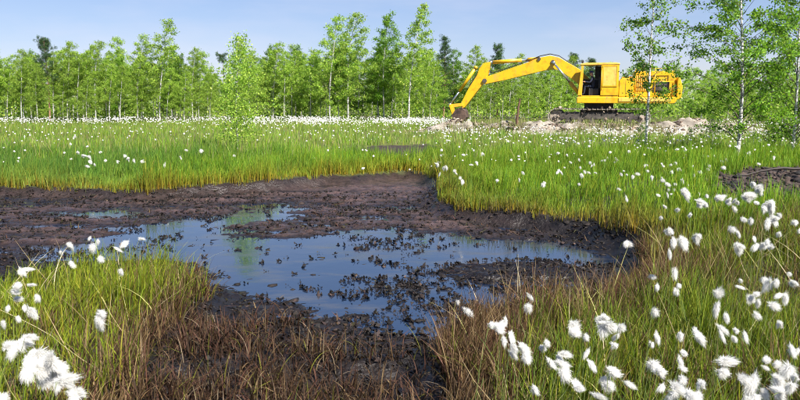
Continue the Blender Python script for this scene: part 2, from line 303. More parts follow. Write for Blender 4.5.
# A: left far bank, nearest 7 m: tall bright sedge with yellow bases
x, y = scatter(-14, 1.6, 8.5, 20, 150000); db, dr, dp = cover(x, y)
rag = .16 * fbm(x * 3.5, y * 3.5, 111, 3) - .03
k = (db > rag) & in_view(x, y) & (x < 1.2 + .0 * y) & (rng.random(len(x)) < np.where(db < 1.0, 1, np.where(db < 3, .65, .35))) & (dp > 0)
x, y, db = x[k], y[k], db[k]; n = len(x); tus = sstep(.18, .42, fbm(x * .9, y * .9, 121, 3)); f = clumped(x, y, 101) * np.where(db < .3, .95, .82) * (1 + .35 * tus)
blu = sstep(-4, -6.5, x + .8 * fbm(x, y, 5, 2))[:, None]
tip = palette(n, GREEN, [4, 4, 1.5, 1.5]); blu = np.clip(blu + .7 * tus[:, None], 0, 1); tip = tip * (1 - .55 * blu) + np.array([.065, .16, .04]) * .55 * blu; lite = sstep(.1, .5, fbm(x * .7 + 9, y * .7, 123, 3))[:, None]; tip = tip * (1 + .35 * lite)
yb = sstep(1.7, .2, db + .5 * fbm(x * 2, y * 2, 6, 2))[:, None]; bc = palette(n, YEL, [4, 2, 3, 2.2]) * yb + tip * .75 * (1 - yb)
sod('far_bank_sedge', 'tall bright green sedge with yellow bases on the far bank of the pond', x, y, height(x, y), f, .013, 4, tip, bc, .13, .5, 1.05, hgt=.50)
# B: right bank behind the pond
x, y = scatter(.0, 13, 6.0, 20, 170000); db, dr, dp = cover(x, y)
rag = .16 * fbm(x * 3.5, y * 3.5, 113, 3) - .03
k = (db > rag) & in_view(x, y) & (x > .6) & (dr > -.05) & (dp > 0) & (rng.random(len(x)) < np.where(db < 1.2, 1, .6))
x, y, db = x[k], y[k], db[k]; n = len(x); f = clumped(x, y, 103)
tip = palette(n, GREEN, [4, 4, 1, 2.2]) * (1 + .35 * fbm(x * .8, y * .8, 125, 3))[:, None]; eb = sstep(.45, 0, db + .15 * fbm(x * 3, y * 3, 8, 2))[:, None]
tip = tip * (1 - .55 * eb) + palette(n, [(.24, .20, .04), (.16, .10, .03)], [1, 1]) * .55 * eb
yb = sstep(1.3, .1, db)[:, None]; bc = palette(n, BROWN + YEL, [1, 1, 1, .5, .5, 2, 1, 1, 1]) * yb + tip * .7 * (1 - yb)
sod('right_bank_sedge', 'thick yellow green sedge covering the bank right of the pond', x, y, height(x, y), f, .011, 4, tip, bc, .15, .6, 1.0, hgt=.40)
# C: foreground right
x, y = scatter(-.2, 5.2, 2.3, 7.2, 110000); db, dr, dp = cover(x, y)
k = (db > -.10) & in_view(x, y, 1.15) & (dr > 0) & (rng.random(len(x)) < np.where(y < 4.6, .8, .6))
x, y, db = x[k], y[k], db[k]; n = len(x); f = clumped(x, y, 105, 2.2)
br = np.clip(sstep(.7, .0, db + .25 * fbm(x * 2, y * 2, 9, 2)) * .75 + .32 + .6 * fbm(x * 1.6, y * 1.6, 10, 3), 0, 1)
gt = palette(n, [(.125, .20, .012), (.17, .235, .014), (.045, .09, .012), (.24, .25, .022), (.10, .17, .045)], [4, 3, 3, 2.4, .6]); bt = palette(n, BROWN, [1, 1.2, .8, .8, .6])
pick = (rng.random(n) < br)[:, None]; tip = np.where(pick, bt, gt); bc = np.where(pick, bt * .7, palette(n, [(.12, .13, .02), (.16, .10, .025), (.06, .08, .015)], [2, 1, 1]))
sod('foreground_sedge_right', 'green and brown sedge with white tufts filling the right foreground', x, y, height(x, y), f, .0062, 6, tip, bc, .26, .9, .8, hgt=.37)
# D: foreground left clump
x, y = scatter(-5.2, -.4, 2.3, 8.0, 62000); db, dr, dp = cover(x, y)
k = (db > -.10) & in_view(x, y, 1.15) & (y < 7.6)
k &= (y < 7.0)
x, y, db = x[k], y[k], db[k]; n = len(x); f = clumped(x, y, 107, 2.0)
br = np.clip(sstep(.55, .0, db) * .8 * sstep(-2.1, -1.15, x) + .12 + .5 * fbm(x * 1.8, y * 1.8, 12, 3), 0, 1)
gt = palette(n, [(.17, .255, .014), (.22, .285, .016), (.07, .125, .014), (.29, .29, .025)], [4, 4, 2.4, 1.8]); bt = palette(n, BROWN, [1, 1, .8, .9, .5])
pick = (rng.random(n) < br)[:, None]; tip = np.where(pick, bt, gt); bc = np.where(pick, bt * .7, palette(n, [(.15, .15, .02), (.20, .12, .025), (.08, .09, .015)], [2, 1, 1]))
sod('foreground_sedge_left', 'yellow green sedge clump at the near left edge of the pond', x, y, height(x, y), f, .0072, 6, tip, bc, .24, .85, .8, hgt=.36)
# E: curled dead sedge on the near mud
x, y = scatter(-2.2, 1.6, 2.3, 5.6, 32000); db, dr, dp = cover(x, y)
dl = np.array([at_z(px, py, -.08)[:2] for px, py in [(172, 305), (230, 326), (300, 320), (345, 346), (390, 372), (450, 352), (500, 335), (560, 325), (560, 420), (100, 520), (130, 400)]])
de = sdf([tuple(p) for p in dl], x, y) + fbm(x * 2.5, y * 2.5, 13, 3) * .35
z = height(x, y); k = (de < 0) & (db < .25) & (z > WATER_Z - .03) & (rng.random(len(x)) < np.clip(.52 + 1.5 * fbm(x * 2.6, y * 2.6, 15, 3) - .45 * sstep(-.1, .5, x) * sstep(.9, .5, x), 0.06, 1))
x, y, z = x[k], y[k], z[k]; n = len(x)
tip = palette(n, BROWN + [(.20, .20, .03), (.34, .26, .17)], [1.4, .7, 2.4, .4, 1.8, .3, .3]) * .66; bc = tip * .45
V, Q, c = blades(np.stack([x, y, z - .01], 1), .23 * rng.uniform(.4, 1.15, n), .0075 * rng.uniform(.5, 1.4, n), rng.uniform(0, 6.28, n), np.abs(rng.normal(.1, .25, n)), np.abs(rng.normal(1.3, .9, n)), bc, tip, 7, .7)
tag(link('dead_sedge', mesh_np('dead_sedge', V, Q, None, c, M_DEAD)), 'curled brown dead sedge over the black mud in the near middle', 'dead grass', kind='stuff')
# lying litter on the mud
x, y = scatter(-7, 4.5, 2.6, 12.2, 16000); db, dr, dp = cover(x, y); z = height(x, y)
k = (db < .0) & (z > WATER_Z + .004) & in_view(x, y) & (rng.random(len(x)) < np.where(y < 5.2, .9, .5)); x, y, z = x[k], y[k], z[k]; n = len(x)
tip = palette(n, BROWN + [(.10, .10, .03)], [1.4, .6, 1.6, .15, 1, .3]) * .7
V, Q, c = blades(np.stack([x, y, z + .004], 1), .13 * rng.uniform(.3, 1.2, n), .008 * rng.uniform(.6, 1.5, n), rng.uniform(0, 6.28, n), rng.normal(1.3, .2, n), rng.normal(.25, .4, n), tip * .8, tip, 3)
tag(link('mud_litter', mesh_np('mud_litter', V, Q, None, c, M_DEAD)), 'dark rotting plant litter lying on the pond mud', 'litter', kind='stuff')
x, y = scatter(.4, 4.6, 2.4, 6.5, 900); x2, y2 = scatter(-4, -.6, 2.4, 5.6, 420); x = np.append(x, x2); y = np.append(y, y2); db, dr, dp = cover(x, y); k = (db > 0) & in_view(x, y, 1.1); x, y = x[k], y[k]; n = len(x)
tip = palette(n, [(.42, .36, .22), (.30, .23, .12), (.34, .33, .12)], [2, 2, 1]); V, Q, c = blades(np.stack([x, y, height(x, y) + .02], 1), rng.uniform(.2, .5, n), .005 * rng.uniform(.6, 1.2, n), rng.uniform(0, 6.28, n), rng.uniform(.3, 1.2, n), rng.normal(.2, .4, n), tip * .8, tip, 5)
tag(link('pale_straw', mesh_np('pale_straw', V, Q, None, c, M_DEAD)), 'pale dry straws leaning through the foreground sedge', 'dead grass', kind='stuff')
# F: meadow out to the wood
x, y = scatter(-36, 40, 16, 60, 290000)
k = in_view(x, y) & (y < 57) & (rng.random(len(x)) < (20 / y) ** .9); db, dr, dp = cover(x, y); k &= (dp > .0) & (dr > 0) & ~((y < 20) & (rng.random(len(x)) < .3)); k &= ((np.hypot((x - 9.6) / 5.2, (y - 34.3) / 1.9) > 1) | (rng.random(len(x)) < .12))
x, y = x[k], y[k]; n = len(x); f = clumped(x, y, 109, .5, .45)
tip = palette(n, GREEN + [(.30, .36, .09), (.24, .33, .10)], [3, 3, 2, 1.5, 3, 2]) * (1 + .35 * fbm(x * .35, y * .35, 17, 3))[:, None]; pale = (rng.random(n) < .16 + .25 * sstep(0, 8, x) * sstep(28, 34, y))[:, None]
tip = np.where(pale, palette(n, [(.36, .33, .16), (.28, .24, .10)], [1, 1]), tip)
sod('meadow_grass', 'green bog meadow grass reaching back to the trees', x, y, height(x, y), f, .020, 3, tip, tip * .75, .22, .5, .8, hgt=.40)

def tube(pts, rad, sides):
    pts = np.asarray(pts, float); K = len(pts); T = np.gradient(pts, axis=0); T /= np.linalg.norm(T, axis=1, keepdims=True) + 1e-9
    ref = np.array([0, 0, 1.0]) if abs(T[0, 2]) < .8 else np.array([1.0, 0, 0]); U = np.cross(T, ref); U /= np.linalg.norm(U, axis=1, keepdims=True) + 1e-9; W = np.cross(T, U)
    a = np.arange(sides) / sides * 2 * np.pi
    V = pts[:, None] + np.asarray(rad)[:, None, None] * (np.cos(a)[None, :, None] * U[:, None] + np.sin(a)[None, :, None] * W[:, None])
    i = np.arange(K - 1)[:, None] * sides + np.arange(sides)[None]; j = np.arange(K - 1)[:, None] * sides + (np.arange(sides)[None] + 1) % sides
    return V.reshape(-1, 3), np.stack([i, j, j + sides, i + sides], -1).reshape(-1, 4)
class MB:
    def __init__(s): s.v = []; s.q = []; s.t = []; s.c = []; s.n = 0
    def add(s, V, Q=None, T=None, c=None):
        s.v.append(V); 
        if Q is not None: s.q.append(Q + s.n)
        if T is not None: s.t.append(T + s.n)
        if c is not None: s.c.append(c)
        s.n += len(V)
    def mesh(s, name, mat, smooth=False):
        return mesh_np(name, np.concatenate(s.v), np.concatenate(s.q) if s.q else None, np.concatenate(s.t) if s.t else None, np.concatenate(s.c) if s.c else None, mat, smooth)
def leaf_quads(C, size, aspect, cols, droop=.6):
    n = len(C); a = rng.normal(0, 1, (n, 3)); a[:, 2] -= droop; a /= np.linalg.norm(a, axis=1, keepdims=True)
    b = np.cross(a, rng.normal(0, 1, (n, 3))); b /= np.linalg.norm(b, axis=1, keepdims=True) + 1e-9; l = (size * rng.uniform(.65, 1.3, n))[:, None]
    V = np.stack([C - a * l * .5, C + b * l * aspect * .5 - a * l * .08, C + a * l * .5, C - b * l * aspect * .5 - a * l * .08], 1).reshape(-1, 3)
    return V, np.arange(4 * n).reshape(-1, 4), np.repeat(cols, 4, 0)
# ------------------------------------------------------------------ peat clods
def ico(sub=1):
    bm = bmesh.new(); bmesh.ops.create_icosphere(bm, subdivisions=sub, radius=1); V = np.array([v.co[:] for v in bm.verts]); F = np.array([[v.index for v in f.verts] for f in bm.faces]); bm.free(); return V, F
ICO1, ICOF1 = ico(1); ICO2, ICOF2 = ico(2)
def lumps(P, S, squash, cols, sub=1, jit=.25):
    B, F = (ICO1, ICOF1) if sub == 1 else (ICO2, ICOF2); N, m = len(P), len(B)
    J = 1 + rng.normal(0, jit, (N, m, 1)); an = rng.uniform(0, 6.28, N); ca, sa = np.cos(an)[:, None], np.sin(an)[:, None]
    st = rng.uniform(.6, 1.6, (N, 1)); X = B[None] * J * S[:, None, None]; X[:, :, 0] *= st; X[:, :, 2] *= squash
    Y = np.stack([X[:, :, 0] * ca - X[:, :, 1] * sa, X[:, :, 0] * sa + X[:, :, 1] * ca, X[:, :, 2]], -1) + P[:, None]
    return Y.reshape(-1, 3), (F[None] + (np.arange(N) * m)[:, None, None]).reshape(-1, 3), np.repeat(cols, m, 0)
x, y = scatter(-7.2, 4.6, 3.2, 12.5, 30000); db, dr, dp = cover(x, y); z = height(x, y); dw = z - WATER_Z
dmm = sdf(MATS, x, y)
k = (db < .05) & in_view(x, y) & (rng.random(len(x)) < np.where(dw > -.012, .34, np.where((dw > -.03), .16, .02)) + np.where(dmm < .1, .4, 0) * (fbm(x * 3, y * 4, 91, 3) > -.05) + .2 * (np.abs(db) < .15))
x, y, z = x[k], y[k], np.maximum(z[k], WATER_Z - .008); n = len(x); c = palette(n, [(.022, .017, .016), (.04, .028, .024), (.075, .05, .042), (.055, .042, .02)], [3, 2, 1.2, .6])
V, F, cc = lumps(np.stack([x, y, z + .002], 1), rng.gamma(1.8, .006, n) + .004, .45, c * .4, jit=.45)
mbp = MB(); mbp.add(V, None, F, cc)
x, y = scatter(-7.2, 4.6, 3.0, 12.5, 42000); db, dr, dp = cover(x, y); z = height(x, y); dw = z - WATER_Z; dmm = sdf(MATS, x, y); pat = fbm(x * 1.4, y * 2.4, 93, 4, .6)
k = (db < .04) & in_view(x, y) & (rng.random(len(x)) < np.where(dw > -.01, .10 + .3 * (pat > .1) + .35 * (y < 5), .02 + .5 * (pat > .2)) + np.where(dmm < .15, .55, 0) * (fbm(x * 3, y * 4, 91, 3) > -.12)) & (dw > -.2)
x, y, z = x[k], y[k], np.maximum(z[k], WATER_Z + .001); m = 5; n = len(x) * m; kk = np.repeat(np.arange(len(x)), m)
Cb = np.stack([x[kk] + rng.normal(0, .018, n), y[kk] + rng.normal(0, .018, n), z[kk] + np.abs(rng.normal(.003, .011, n))], 1)
V, Q, cc = leaf_quads(Cb, .034 * rng.choice([.6, .9, 1.5], len(x))[kk], .55, palette(n, [(.006, .005, .005), (.012, .009, .008), (.028, .017, .015), (.03, .026, .01), (.10, .065, .045)], [5, 3, 1.6, .3, .12]), 0.0); mbp.add(V, Q, None, cc)
x, y = scatter(4, 14, 7, 18, 16000); db, dr, dp = cover(x, y); k = (dr < .1) | (dp < .1); x, y = x[k], y[k]; n = len(x)
V, F, cc = lumps(np.stack([x, y, height(x, y)], 1), rng.gamma(2, .012, n) + .008, .7, palette(n, [(.03, .02, .018), (.05, .033, .026), (.08, .055, .043), (.012, .01, .01)], [2, 2, .8, 2.5]), jit=.4); mbp.add(V, None, F, cc)
tag(link('peat_clods', mbp.mesh('peat_clods', M_CLOD)), 'small black peat clods and rotten scraps scattered over the mud and water', 'peat', kind='stuff')

# ------------------------------------------------------------------ trees
BIRCH_COL = [(.24, .365, .05), (.33, .44, .065), (.14, .255, .038), (.41, .48, .10)]
def birch(H=8.0, cb=.2, spread=.17, lean=.06, nb=46, nleaf=5200, leaf=.10, r0=.055, top=.10, cols=BIRCH_COL, cw=(4, 3, 2.5, 1), sides=6, bark=M_BIRCH, jit=.11, twig=6, wind=.45):
    tr = MB(); t = np.linspace(0, 1, 16); ph = rng.uniform(0, 6.28, 2)
    wob = .018 * H * np.stack([np.sin(t * 5 + ph[0]) * t, np.sin(t * 4 + ph[1]) * t], 1)
    P = np.stack([lean * H * t ** 2.2 + wob[:, 0], wob[:, 1], t * H - .12 * (1 - t)], 1)
    V, Q = tube(P, r0 * (1 - t) ** .85 + .006, sides); tr.add(V, Q); ntr = len(Q)
    src = []; wsrc = []
    for i in range(nb):
        s = cb + (1 - cb) * (i + rng.random()) / nb; s = min(s, .985); p = np.array([np.interp(s, t, P[:, k]) for k in range(3)])
        u = (s - cb) / (1 - cb); prof = (min(1, .45 + u * 2.2) * (1 - u) ** .62 + top * .8) * rng.uniform(.65, 1.25)
        Ln = spread * H * prof * 1.25; az = i * 2.4 + rng.normal(0, .4); el = R(rng.uniform(35, 62)); m = 7; q = np.linspace(0, 1, m)
        e = el - q * R(rng.uniform(25, 75)); st = Ln / (m - 1)
        d = np.stack([np.cos(az) * np.cos(e) + wind * q, np.sin(az) * np.cos(e), np.sin(e)], 1); B = p + np.concatenate([np.zeros((1, 3)), np.cumsum(d[:-1] * st, 0)])
        rb = max(.006, .28 * r0 * (1 - s) + .004); V, Q = tube(B, rb * (1 - q * .8), 3); tr.add(V, Q)
        for j in range(twig):
            g = rng.uniform(.25, 1.0); b0 = np.array([np.interp(g, q, B[:, k]) for k in range(3)]); a2 = az + rng.normal(0, .9); l2 = Ln * rng.uniform(.16, .38)
            d2 = np.array([np.cos(a2) * .75 + .15, np.sin(a2) * .75, rng.uniform(-.5, .5)]); b1 = b0 + d2 * l2
            if sides > 6: V, Q = tube(np.stack([b0, (b0 + b1) / 2 + [0, 0, .02], b1]), [rb * .4, rb * .3, .002], 3); tr.add(V, Q)
            src.append((b0, b1)); wsrc.append(l2 + .05)
    src = np.array(src); w = np.array(wsrc) * rng.uniform(.3, 1.7, len(wsrc)); k = rng.choice(len(src), nleaf, p=w / w.sum()); g = rng.random((nleaf, 1)) ** .7
    C = src[k, 0] * (1 - g) + src[k, 1] * g + rng.normal(0, jit, (nleaf, 3)) * [1, 1, .9]
    br = (.8 + .4 * rng.random(len(src)))[k][:, None]
    lf = MB(); V, Q, c = leaf_quads(C, leaf, .8, palette(nleaf, cols, cw) * br); lf.add(V, Q, None, c)
    tm = tr.mesh('trunk', bark, True); tm.materials.append(M_TWIG); tm.polygons.foreach_set('material_index', (np.arange(len(tm.polygons)) >= ntr).astype(np.int32))
    return tm, lf.mesh('crown', M_LEAF)
def pine(H=8.0, cb=.45, spread=.16, nb=40, nclump=8, dens=22, r0=.08, flat=False, cols=((.045, .095, .03), (.065, .125, .038), (.03, .065, .024))):
    tr = MB(); t = np.linspace(0, 1, 12); P = np.stack([.01 * H * np.sin(t * 4), .01 * H * np.cos(t * 3), t * H - .1 * (1 - t)], 1); V, Q = tube(P, r0 * (1 - t) ** .8 + .008, 7); tr.add(V, Q)
    C = []
    for i in range(nb):
        s = cb + (1 - cb) * (i // 5 + rng.normal(0, .08)) / (nb / 5); s = min(max(s, cb), .97); p = np.array([np.interp(s, t, P[:, k]) for k in range(3)]); u = (s - cb) / (1 - cb)
        Ln = H * spread * ((1 - u) ** .75 + .12) * rng.uniform(.6, 1.2) if not flat else H * spread * rng.uniform(.4, 1.1); az = i * 1.257 + (i // 5) * .6 + rng.normal(0, .25); el = R(rng.uniform(5, 35) + 25 * u)
        d = np.array([math.cos(az) * math.cos(el), math.sin(az) * math.cos(el), math.sin(el)]); q = np.linspace(0, 1, 4)[:, None]; B = p + d * Ln * q + np.array([0, 0, .12 * Ln]) * q ** 2
        V, Q = tube(B, np.linspace(.018, .005, 4), 3); tr.add(V, Q)
        for j in range(nclump): C.append(p + d * Ln * rng.uniform(.35, 1.05) + rng.normal(0, .11, 3))
    C = np.array(C); n = len(C) * dens; k = np.repeat(np.arange(len(C)), dens); P2 = C[k] + rng.normal(0, .075, (n, 3))
    lf = MB(); V, Q, c = leaf_quads(P2, .15, .22, palette(n, list(cols), [2, 1.4, 1.4]), -.6); lf.add(V, Q, None, c)
    return tr.mesh('trunk', M_PINE, True), lf.mesh('crown', M_NEEDLE)
def tree(name, meshes, loc, rz, s, label, group=None, sz=None, cat='tree'):
    e = empty(name, loc, rz, s)
    if sz: e.scale = (s, s, sz)
    link('trunk', meshes[0], e); link('crown', meshes[1], e); tag(e, label, cat, group); return e
protos = [birch(8, .18, .21, .10, nleaf=7200), birch(8, .26, .18, .14, nb=42, nleaf=6000), birch(8, .12, .25, .07, nb=54, nleaf=8600), birch(8, .33, .19, .09, nb=40, nleaf=5600), birch(8, .08, .24, .06, nb=56, nleaf=8600), birch(8, .22, .22, .15, nb=46, nleaf=7000)]
DK = [(.12, .235, .022), (.16, .28, .026), (.075, .16, .02), (.20, .30, .03)]
dark_b = [birch(8, .14, .20, .02, nb=54, nleaf=9000, cols=DK), birch(8, .08, .24, .03, nb=54, nleaf=9500, cols=DK)]
bushy = birch(5, .06, .26, .03, nb=54, nleaf=6500, leaf=.085, r0=.04)
pines = [pine(8, .45, .21, 45, 9, 24), pine(8, .3, .21, 55, 9, 24)]
flatpine = pine(8, .86, .10, 10, 9, 26, .05, True)
spruce = pine(8, .12, .15, 75, 7, 20, .07, cols=((.045, .095, .03), (.06, .12, .035), (.03, .07, .024)))
def plant(name, pr, px, top, Y, label, group=None, rz=None, H0=8.0, wide=1.0):
    x = x_at(px, Y); z = float(height(np.array([x]), np.array([Y]))[0]); H = at_y(px, top, Y)[2] - z; s = H / H0
    return tree(name, pr, (x, Y, z), rng.uniform(-.6, .6) if rz is None else rz, s * wide, label, group, sz=s)
P = protos
FRONT = [  # (mesh, px, top, Y, label)
 (P[1], 8, 56, 55, 'slim pale green birch at the left edge of the picture'), (P[3], 22, 51, 53, 'slim birch with its tip bent right, second from left edge'),
 (P[1], 36, 62, 56, 'low slim birch just left of the dark pine top'), (P[3], 68, 43, 54, 'bare-stemmed birch just right of the dark pine top'),
 (P[1], 84, 52, 55, 'short thin birch among pale trunks at the left'), (P[0], 96, 41, 55, 'dark-topped upright birch midway between pine and tall leaning birch'), (P[3], 116, 39, 56, 'birch left of the two below the tall leaning birch'),
 (P[5], 138, 37, 54, 'broad birch touching the tall leaning birch on its left'), (P[5], 160, 21, 53, 'tallest birch of the left wood, tip blown to the right'),
 (P[4], 193, 49, 54, 'rounded bushy birch left of the flat-topped pine'), (P[2], 272, 50, 57, 'low birch right of the lone bushy birch'),
 (P[0], 292, 51, 56, 'even-topped birch left of the white double trunks'), (P[4], 311, 53, 54, 'leafy low birch just left of the white double trunks'),
 (P[2], 330, 17, 52, 'tall birch with white trunk, left of the tall pair'), (P[0], 348, 14, 53, 'tall birch with white trunk, right of the tall pair'),
 (dark_b[0], 384, 15, 55, 'tall dark green birch between two paler tall birches'), (P[1], 409, 5, 52, 'tallest birch of all, light drooping crown in the middle'),
 (P[2], 430, 62, 53, 'low bushy birch below the excavator arm tip'), (P[4], 470, 47, 60, 'rounded tree above the excavator bucket arm'), (dark_b[1], 452, 50, 62, 'dark leafy tree left of the raised arm elbow'),
 (P[4], 515, 55, 60, 'leafy birch seen above the excavator boom'), (P[2], 548, 62, 58, 'low leafy birch under the boom bend'), (P[2], 490, 70, 56, 'low leafy birch seen below the excavator boom'),
 (P[4], 528, 72, 55, 'low leafy tree behind the broken brown snag')]
for i, (pr, px, top, Y, lb) in enumerate(FRONT): plant('birch_tree', pr, px, top, Y, lb)
plant('pine_tree', pines[0], 50, 37, 54, 'dark green pine with tiered top rising above the left birches')
plant('pine_tree', flatpine, 225, 52, 60, 'thin pine with one flat dark tuft on a bare stem')
plant('pine_tree', pines[1], 497, 44, 62, 'dark pine top showing behind the excavator boom')
plant('pine_tree', pines[0], 572, 53, 66, 'dark pine top just left of the excavator cab')
plant('pine_tree', pines[0], 590, 58, 70, 'dark pine top directly above the excavator cab roof')
plant('spruce_tree', spruce, 444, 35, 60, 'pointed blue-green spruce right of the tallest middle birch')
bushy2 = birch(4, .05, .23, .02, nb=64, nleaf=7000, leaf=.062, r0=.03)
plant('birch_tree', bushy2, 238, 37, 21.5, 'bushy pointed bright green birch standing alone out in the meadow', H0=4.0, wide=1.0)
plant('birch_tree', P[4], 250, 52, 54, 'leafy birch directly behind the lone bushy meadow birch')
gb = birch(8, .5, .12, .02, nb=26, nleaf=2200, bark=M_GREYB); plant('birch_tree', gb, 502, 66, 45, 'grey bare-stemmed birch in front of wood under the boom')
# filler rows, told apart by nothing in the photo
allp = P + dark_b
MARKS = [(14, 'at the left picture edge'), (40, 'left of the dark pine'), (62, 'behind the dark pine'), (90, 'right of the dark pine'), (125, 'left of the tall leaning birch'), (150, 'beside the tall leaning birch'), (178, 'right of the tall leaning birch'), (205, 'behind the rounded bushy birch'), (232, 'near the flat-tufted pine'), (262, 'behind the lone bushy birch'),
 (300, 'right of the lone bushy birch'), (325, 'left of the tall birch pair'), (356, 'behind the tall birch pair'), (395, 'behind the tall dark birch'), (422, 'behind the tallest middle birch'), (455, 'behind the spruce'), (480, 'above the bucket arm'), (510, 'by the grey bare-stemmed birch'), (540, 'behind the boom'), (575, 'left of the cab'), (616, 'behind the cab'), (650, 'behind the engine housing'),
 (690, 'behind the excavator tail'), (725, 'left of the near birch trunk'), (755, 'behind the near birch trunk'), (785, 'right of the near birch trunk'), (2000, 'at the right picture edge')]
def near_what(px): return next(t for a, t in MARKS if px < a)
def rows(px0, px1, n, y0, y1, t0, t1, label, group):
    for i in range(n):
        px = px0 + (px1 - px0) * (i + rng.uniform(.1, .9)) / n; Y = rng.uniform(y0, y1); tp = rng.uniform(t0, t1); tp = max(tp, 74) if 204 < px < 236 else tp; plant('birch_tree', allp[rng.integers(len(allp))], px, tp, Y, label + ', ' + near_what(px), group, rz=rng.uniform(-1, 1), wide=rng.uniform(.9, 1.2))
rows(-60, 215, 26, 57, 66, 50, 72, 'slender birch standing inside the left wood', 'birches inside the left wood')
rows(-60, 215, 20, 66, 82, 56, 74, 'far birch at the back of the left wood', 'birches at the back of the left wood')
rows(205, 430, 24, 57, 68, 46, 66, 'birch standing inside the middle wood', 'birches inside the middle wood')
rows(205, 430, 16, 68, 82, 52, 66, 'far birch at the back of the middle wood', 'birches at the back of the middle wood')
rows(430, 580, 18, 58, 72, 56, 74, 'leafy birch of the right wood front', 'birches behind the excavator arm')
rows(560, 860, 24, 58, 76, 64, 84, 'leafy birch of the right wood', 'birches behind the excavator body')
rows(420, 900, 30, 76, 95, 60, 72, 'far birch at the back of the right wood', 'birches at the back of the right wood')
rows(30, 215, 9, 50.5, 54, 58, 80, 'thin young birch fronting the left wood', 'young birches fronting the left wood')
rows(570, 700, 9, 44, 54, 84, 100, 'low young birch on open ground', 'young birches just behind the excavator')
rows(690, 840, 10, 34, 50, 72, 100, 'leafy young birch of the open meadow edge', 'young birches behind the near right birch')
rows(-30, 205, 16, 54, 59, 46, 60, 'birch in the front ranks of the left wood', 'birches in the front ranks of the left wood')
rows(262, 440, 12, 54, 60, 42, 58, 'birch in the front ranks of the middle wood', 'birches in the front ranks of the middle wood')
# near birches on the right
NEARC = [(.14, .27, .026), (.19, .32, .032), (.055, .12, .02), (.28, .38, .05)]
nb1 = birch(5.2, .20, .23, .02, nb=42, nleaf=3800, leaf=.068, r0=.042, cols=NEARC, sides=8, jit=.06, twig=7)
nb2 = birch(6.4, .07, .30, .03, nb=74, nleaf=17000, leaf=.066, r0=.055, cols=NEARC, sides=8, jit=.07, twig=7)
plant('birch_tree', nb1, 645, -22, 20.0, 'slender young birch with sparse leaves in front of the excavator tail', H0=5.2, rz=.2)
plant('birch_tree', nb2, 737, -62, 16.8, 'near birch with white trunk and wide loose crown at right', H0=6.4, rz=2.2)
nb3 = birch(5.0, .06, .34, .02, nb=64, nleaf=13000, leaf=.066, r0=.04, cols=NEARC, sides=8, jit=.08, twig=6)
plant('birch_tree', nb3, 792, -25, 19.0, 'leafy birch cut off by the right edge of the picture', H0=5.0, rz=1.0)
nb4 = birch(2.2, .05, .34, .02, nb=30, nleaf=1500, leaf=.06, r0=.018, cols=DK, sides=8, jit=.06, twig=5)
plant('willow_shrub', nb4, 795, 104, 19.5, 'dark green shrub at the right edge behind the bare peat', H0=2.2, rz=.4, wide=1.5)
for px_, tp_, Y_, lb_ in ((712, 112, 22, 'leafy sapling just left of the white near birch trunk'), (752, 132, 18.5, 'low leafy sapling at the foot of the white near birch'), (784, 92, 24, 'tall leafy sapling by the right edge behind the dark shrub'), (668, 132, 22.5, 'low sapling right of the slender near birch')):
    plant('birch_sapling', nb4, px_, tp_, Y_, lb_, H0=2.2, rz=px_ * .7)
plant('birch_sapling', nb4, 690, 128, 21, 'knee-high leafy sapling between the two near birches', H0=2.2, rz=2.0)
plant('birch_sapling', nb4, 768, 118, 20, 'leafy sapling right of the white near birch trunk', H0=2.2, rz=3.0)
plant('birch_sapling', nb4, 640, 124, 19.4, 'leafy sapling at the foot of the slender near birch', H0=2.2, rz=4.0)
# undergrowth of the wood
n = 1700; cx = rng.uniform(-52, 58, n); cy = rng.uniform(55, 92, n) ; cz = rng.uniform(.1, 2.4, n) * (.5 + .5 * sstep(56, 70, cy)); k = np.repeat(np.arange(n), 55)
C = np.stack([cx[k] + rng.normal(0, .7, len(k)), cy[k] + rng.normal(0, .7, len(k)), np.abs(cz[k] + rng.normal(0, .4, len(k)))], 1)
V, Q, c = leaf_quads(C, .17, .8, palette(len(k), BIRCH_COL, [3, 2, 3, 1]))
tag(link('undergrowth', mesh_np('undergrowth', V, Q, None, c, M_LEAF)), 'low leafy undergrowth between the trunks of the wood', 'undergrowth', kind='stuff')

# ------------------------------------------------------------------ cotton grass
def tuft_mesh(seed, nh=1100):
    r = np.random.default_rng(seed); mb = MB()
    B = ICO2 * (1 + r.normal(0, .12, (len(ICO2), 1))) * [.0115, .0110, .0140]; mb.add(B + [0.002, 0, -.013], None, ICOF2)
    d = r.normal(0, 1, (nh, 3)); d[:, 2] -= .35; d[:, 0] += .25; d /= np.linalg.norm(d, axis=1, keepdims=True); ln = r.uniform(.009, .025, (nh, 1)) * (1 + .45 * np.sin(d[:, :1] * 3 + seed) * np.sin(d[:, 1:2] * 4 + seed * 2)); o = np.array([.001, 0, -.010]) + d * .006
    p1 = o + d * ln * .55; p2 = o + d * ln + np.array([.005, 0, -.008]) * r.uniform(.2, 1.6, (nh, 1)) + r.normal(0, .0032, (nh, 3)); s = np.cross(d, r.normal(0, 1, (nh, 3))); s /= np.linalg.norm(s, axis=1, keepdims=True); w = .00038
    V = np.stack([o - s * w, o + s * w, p1 + s * w * 1.2, p1 - s * w * 1.2, p2 + s * w * .5, p2 - s * w * .5], 1).reshape(-1, 3); b = np.arange(nh)[:, None] * 6
    mb.add(V, np.concatenate([b + [0, 1, 2, 3], b + [3, 2, 4, 5]]))
    return mb.mesh('tuft', M_COTTON)
TUFT = [tuft_mesh(i) for i in range(6)]
STEMS = {}
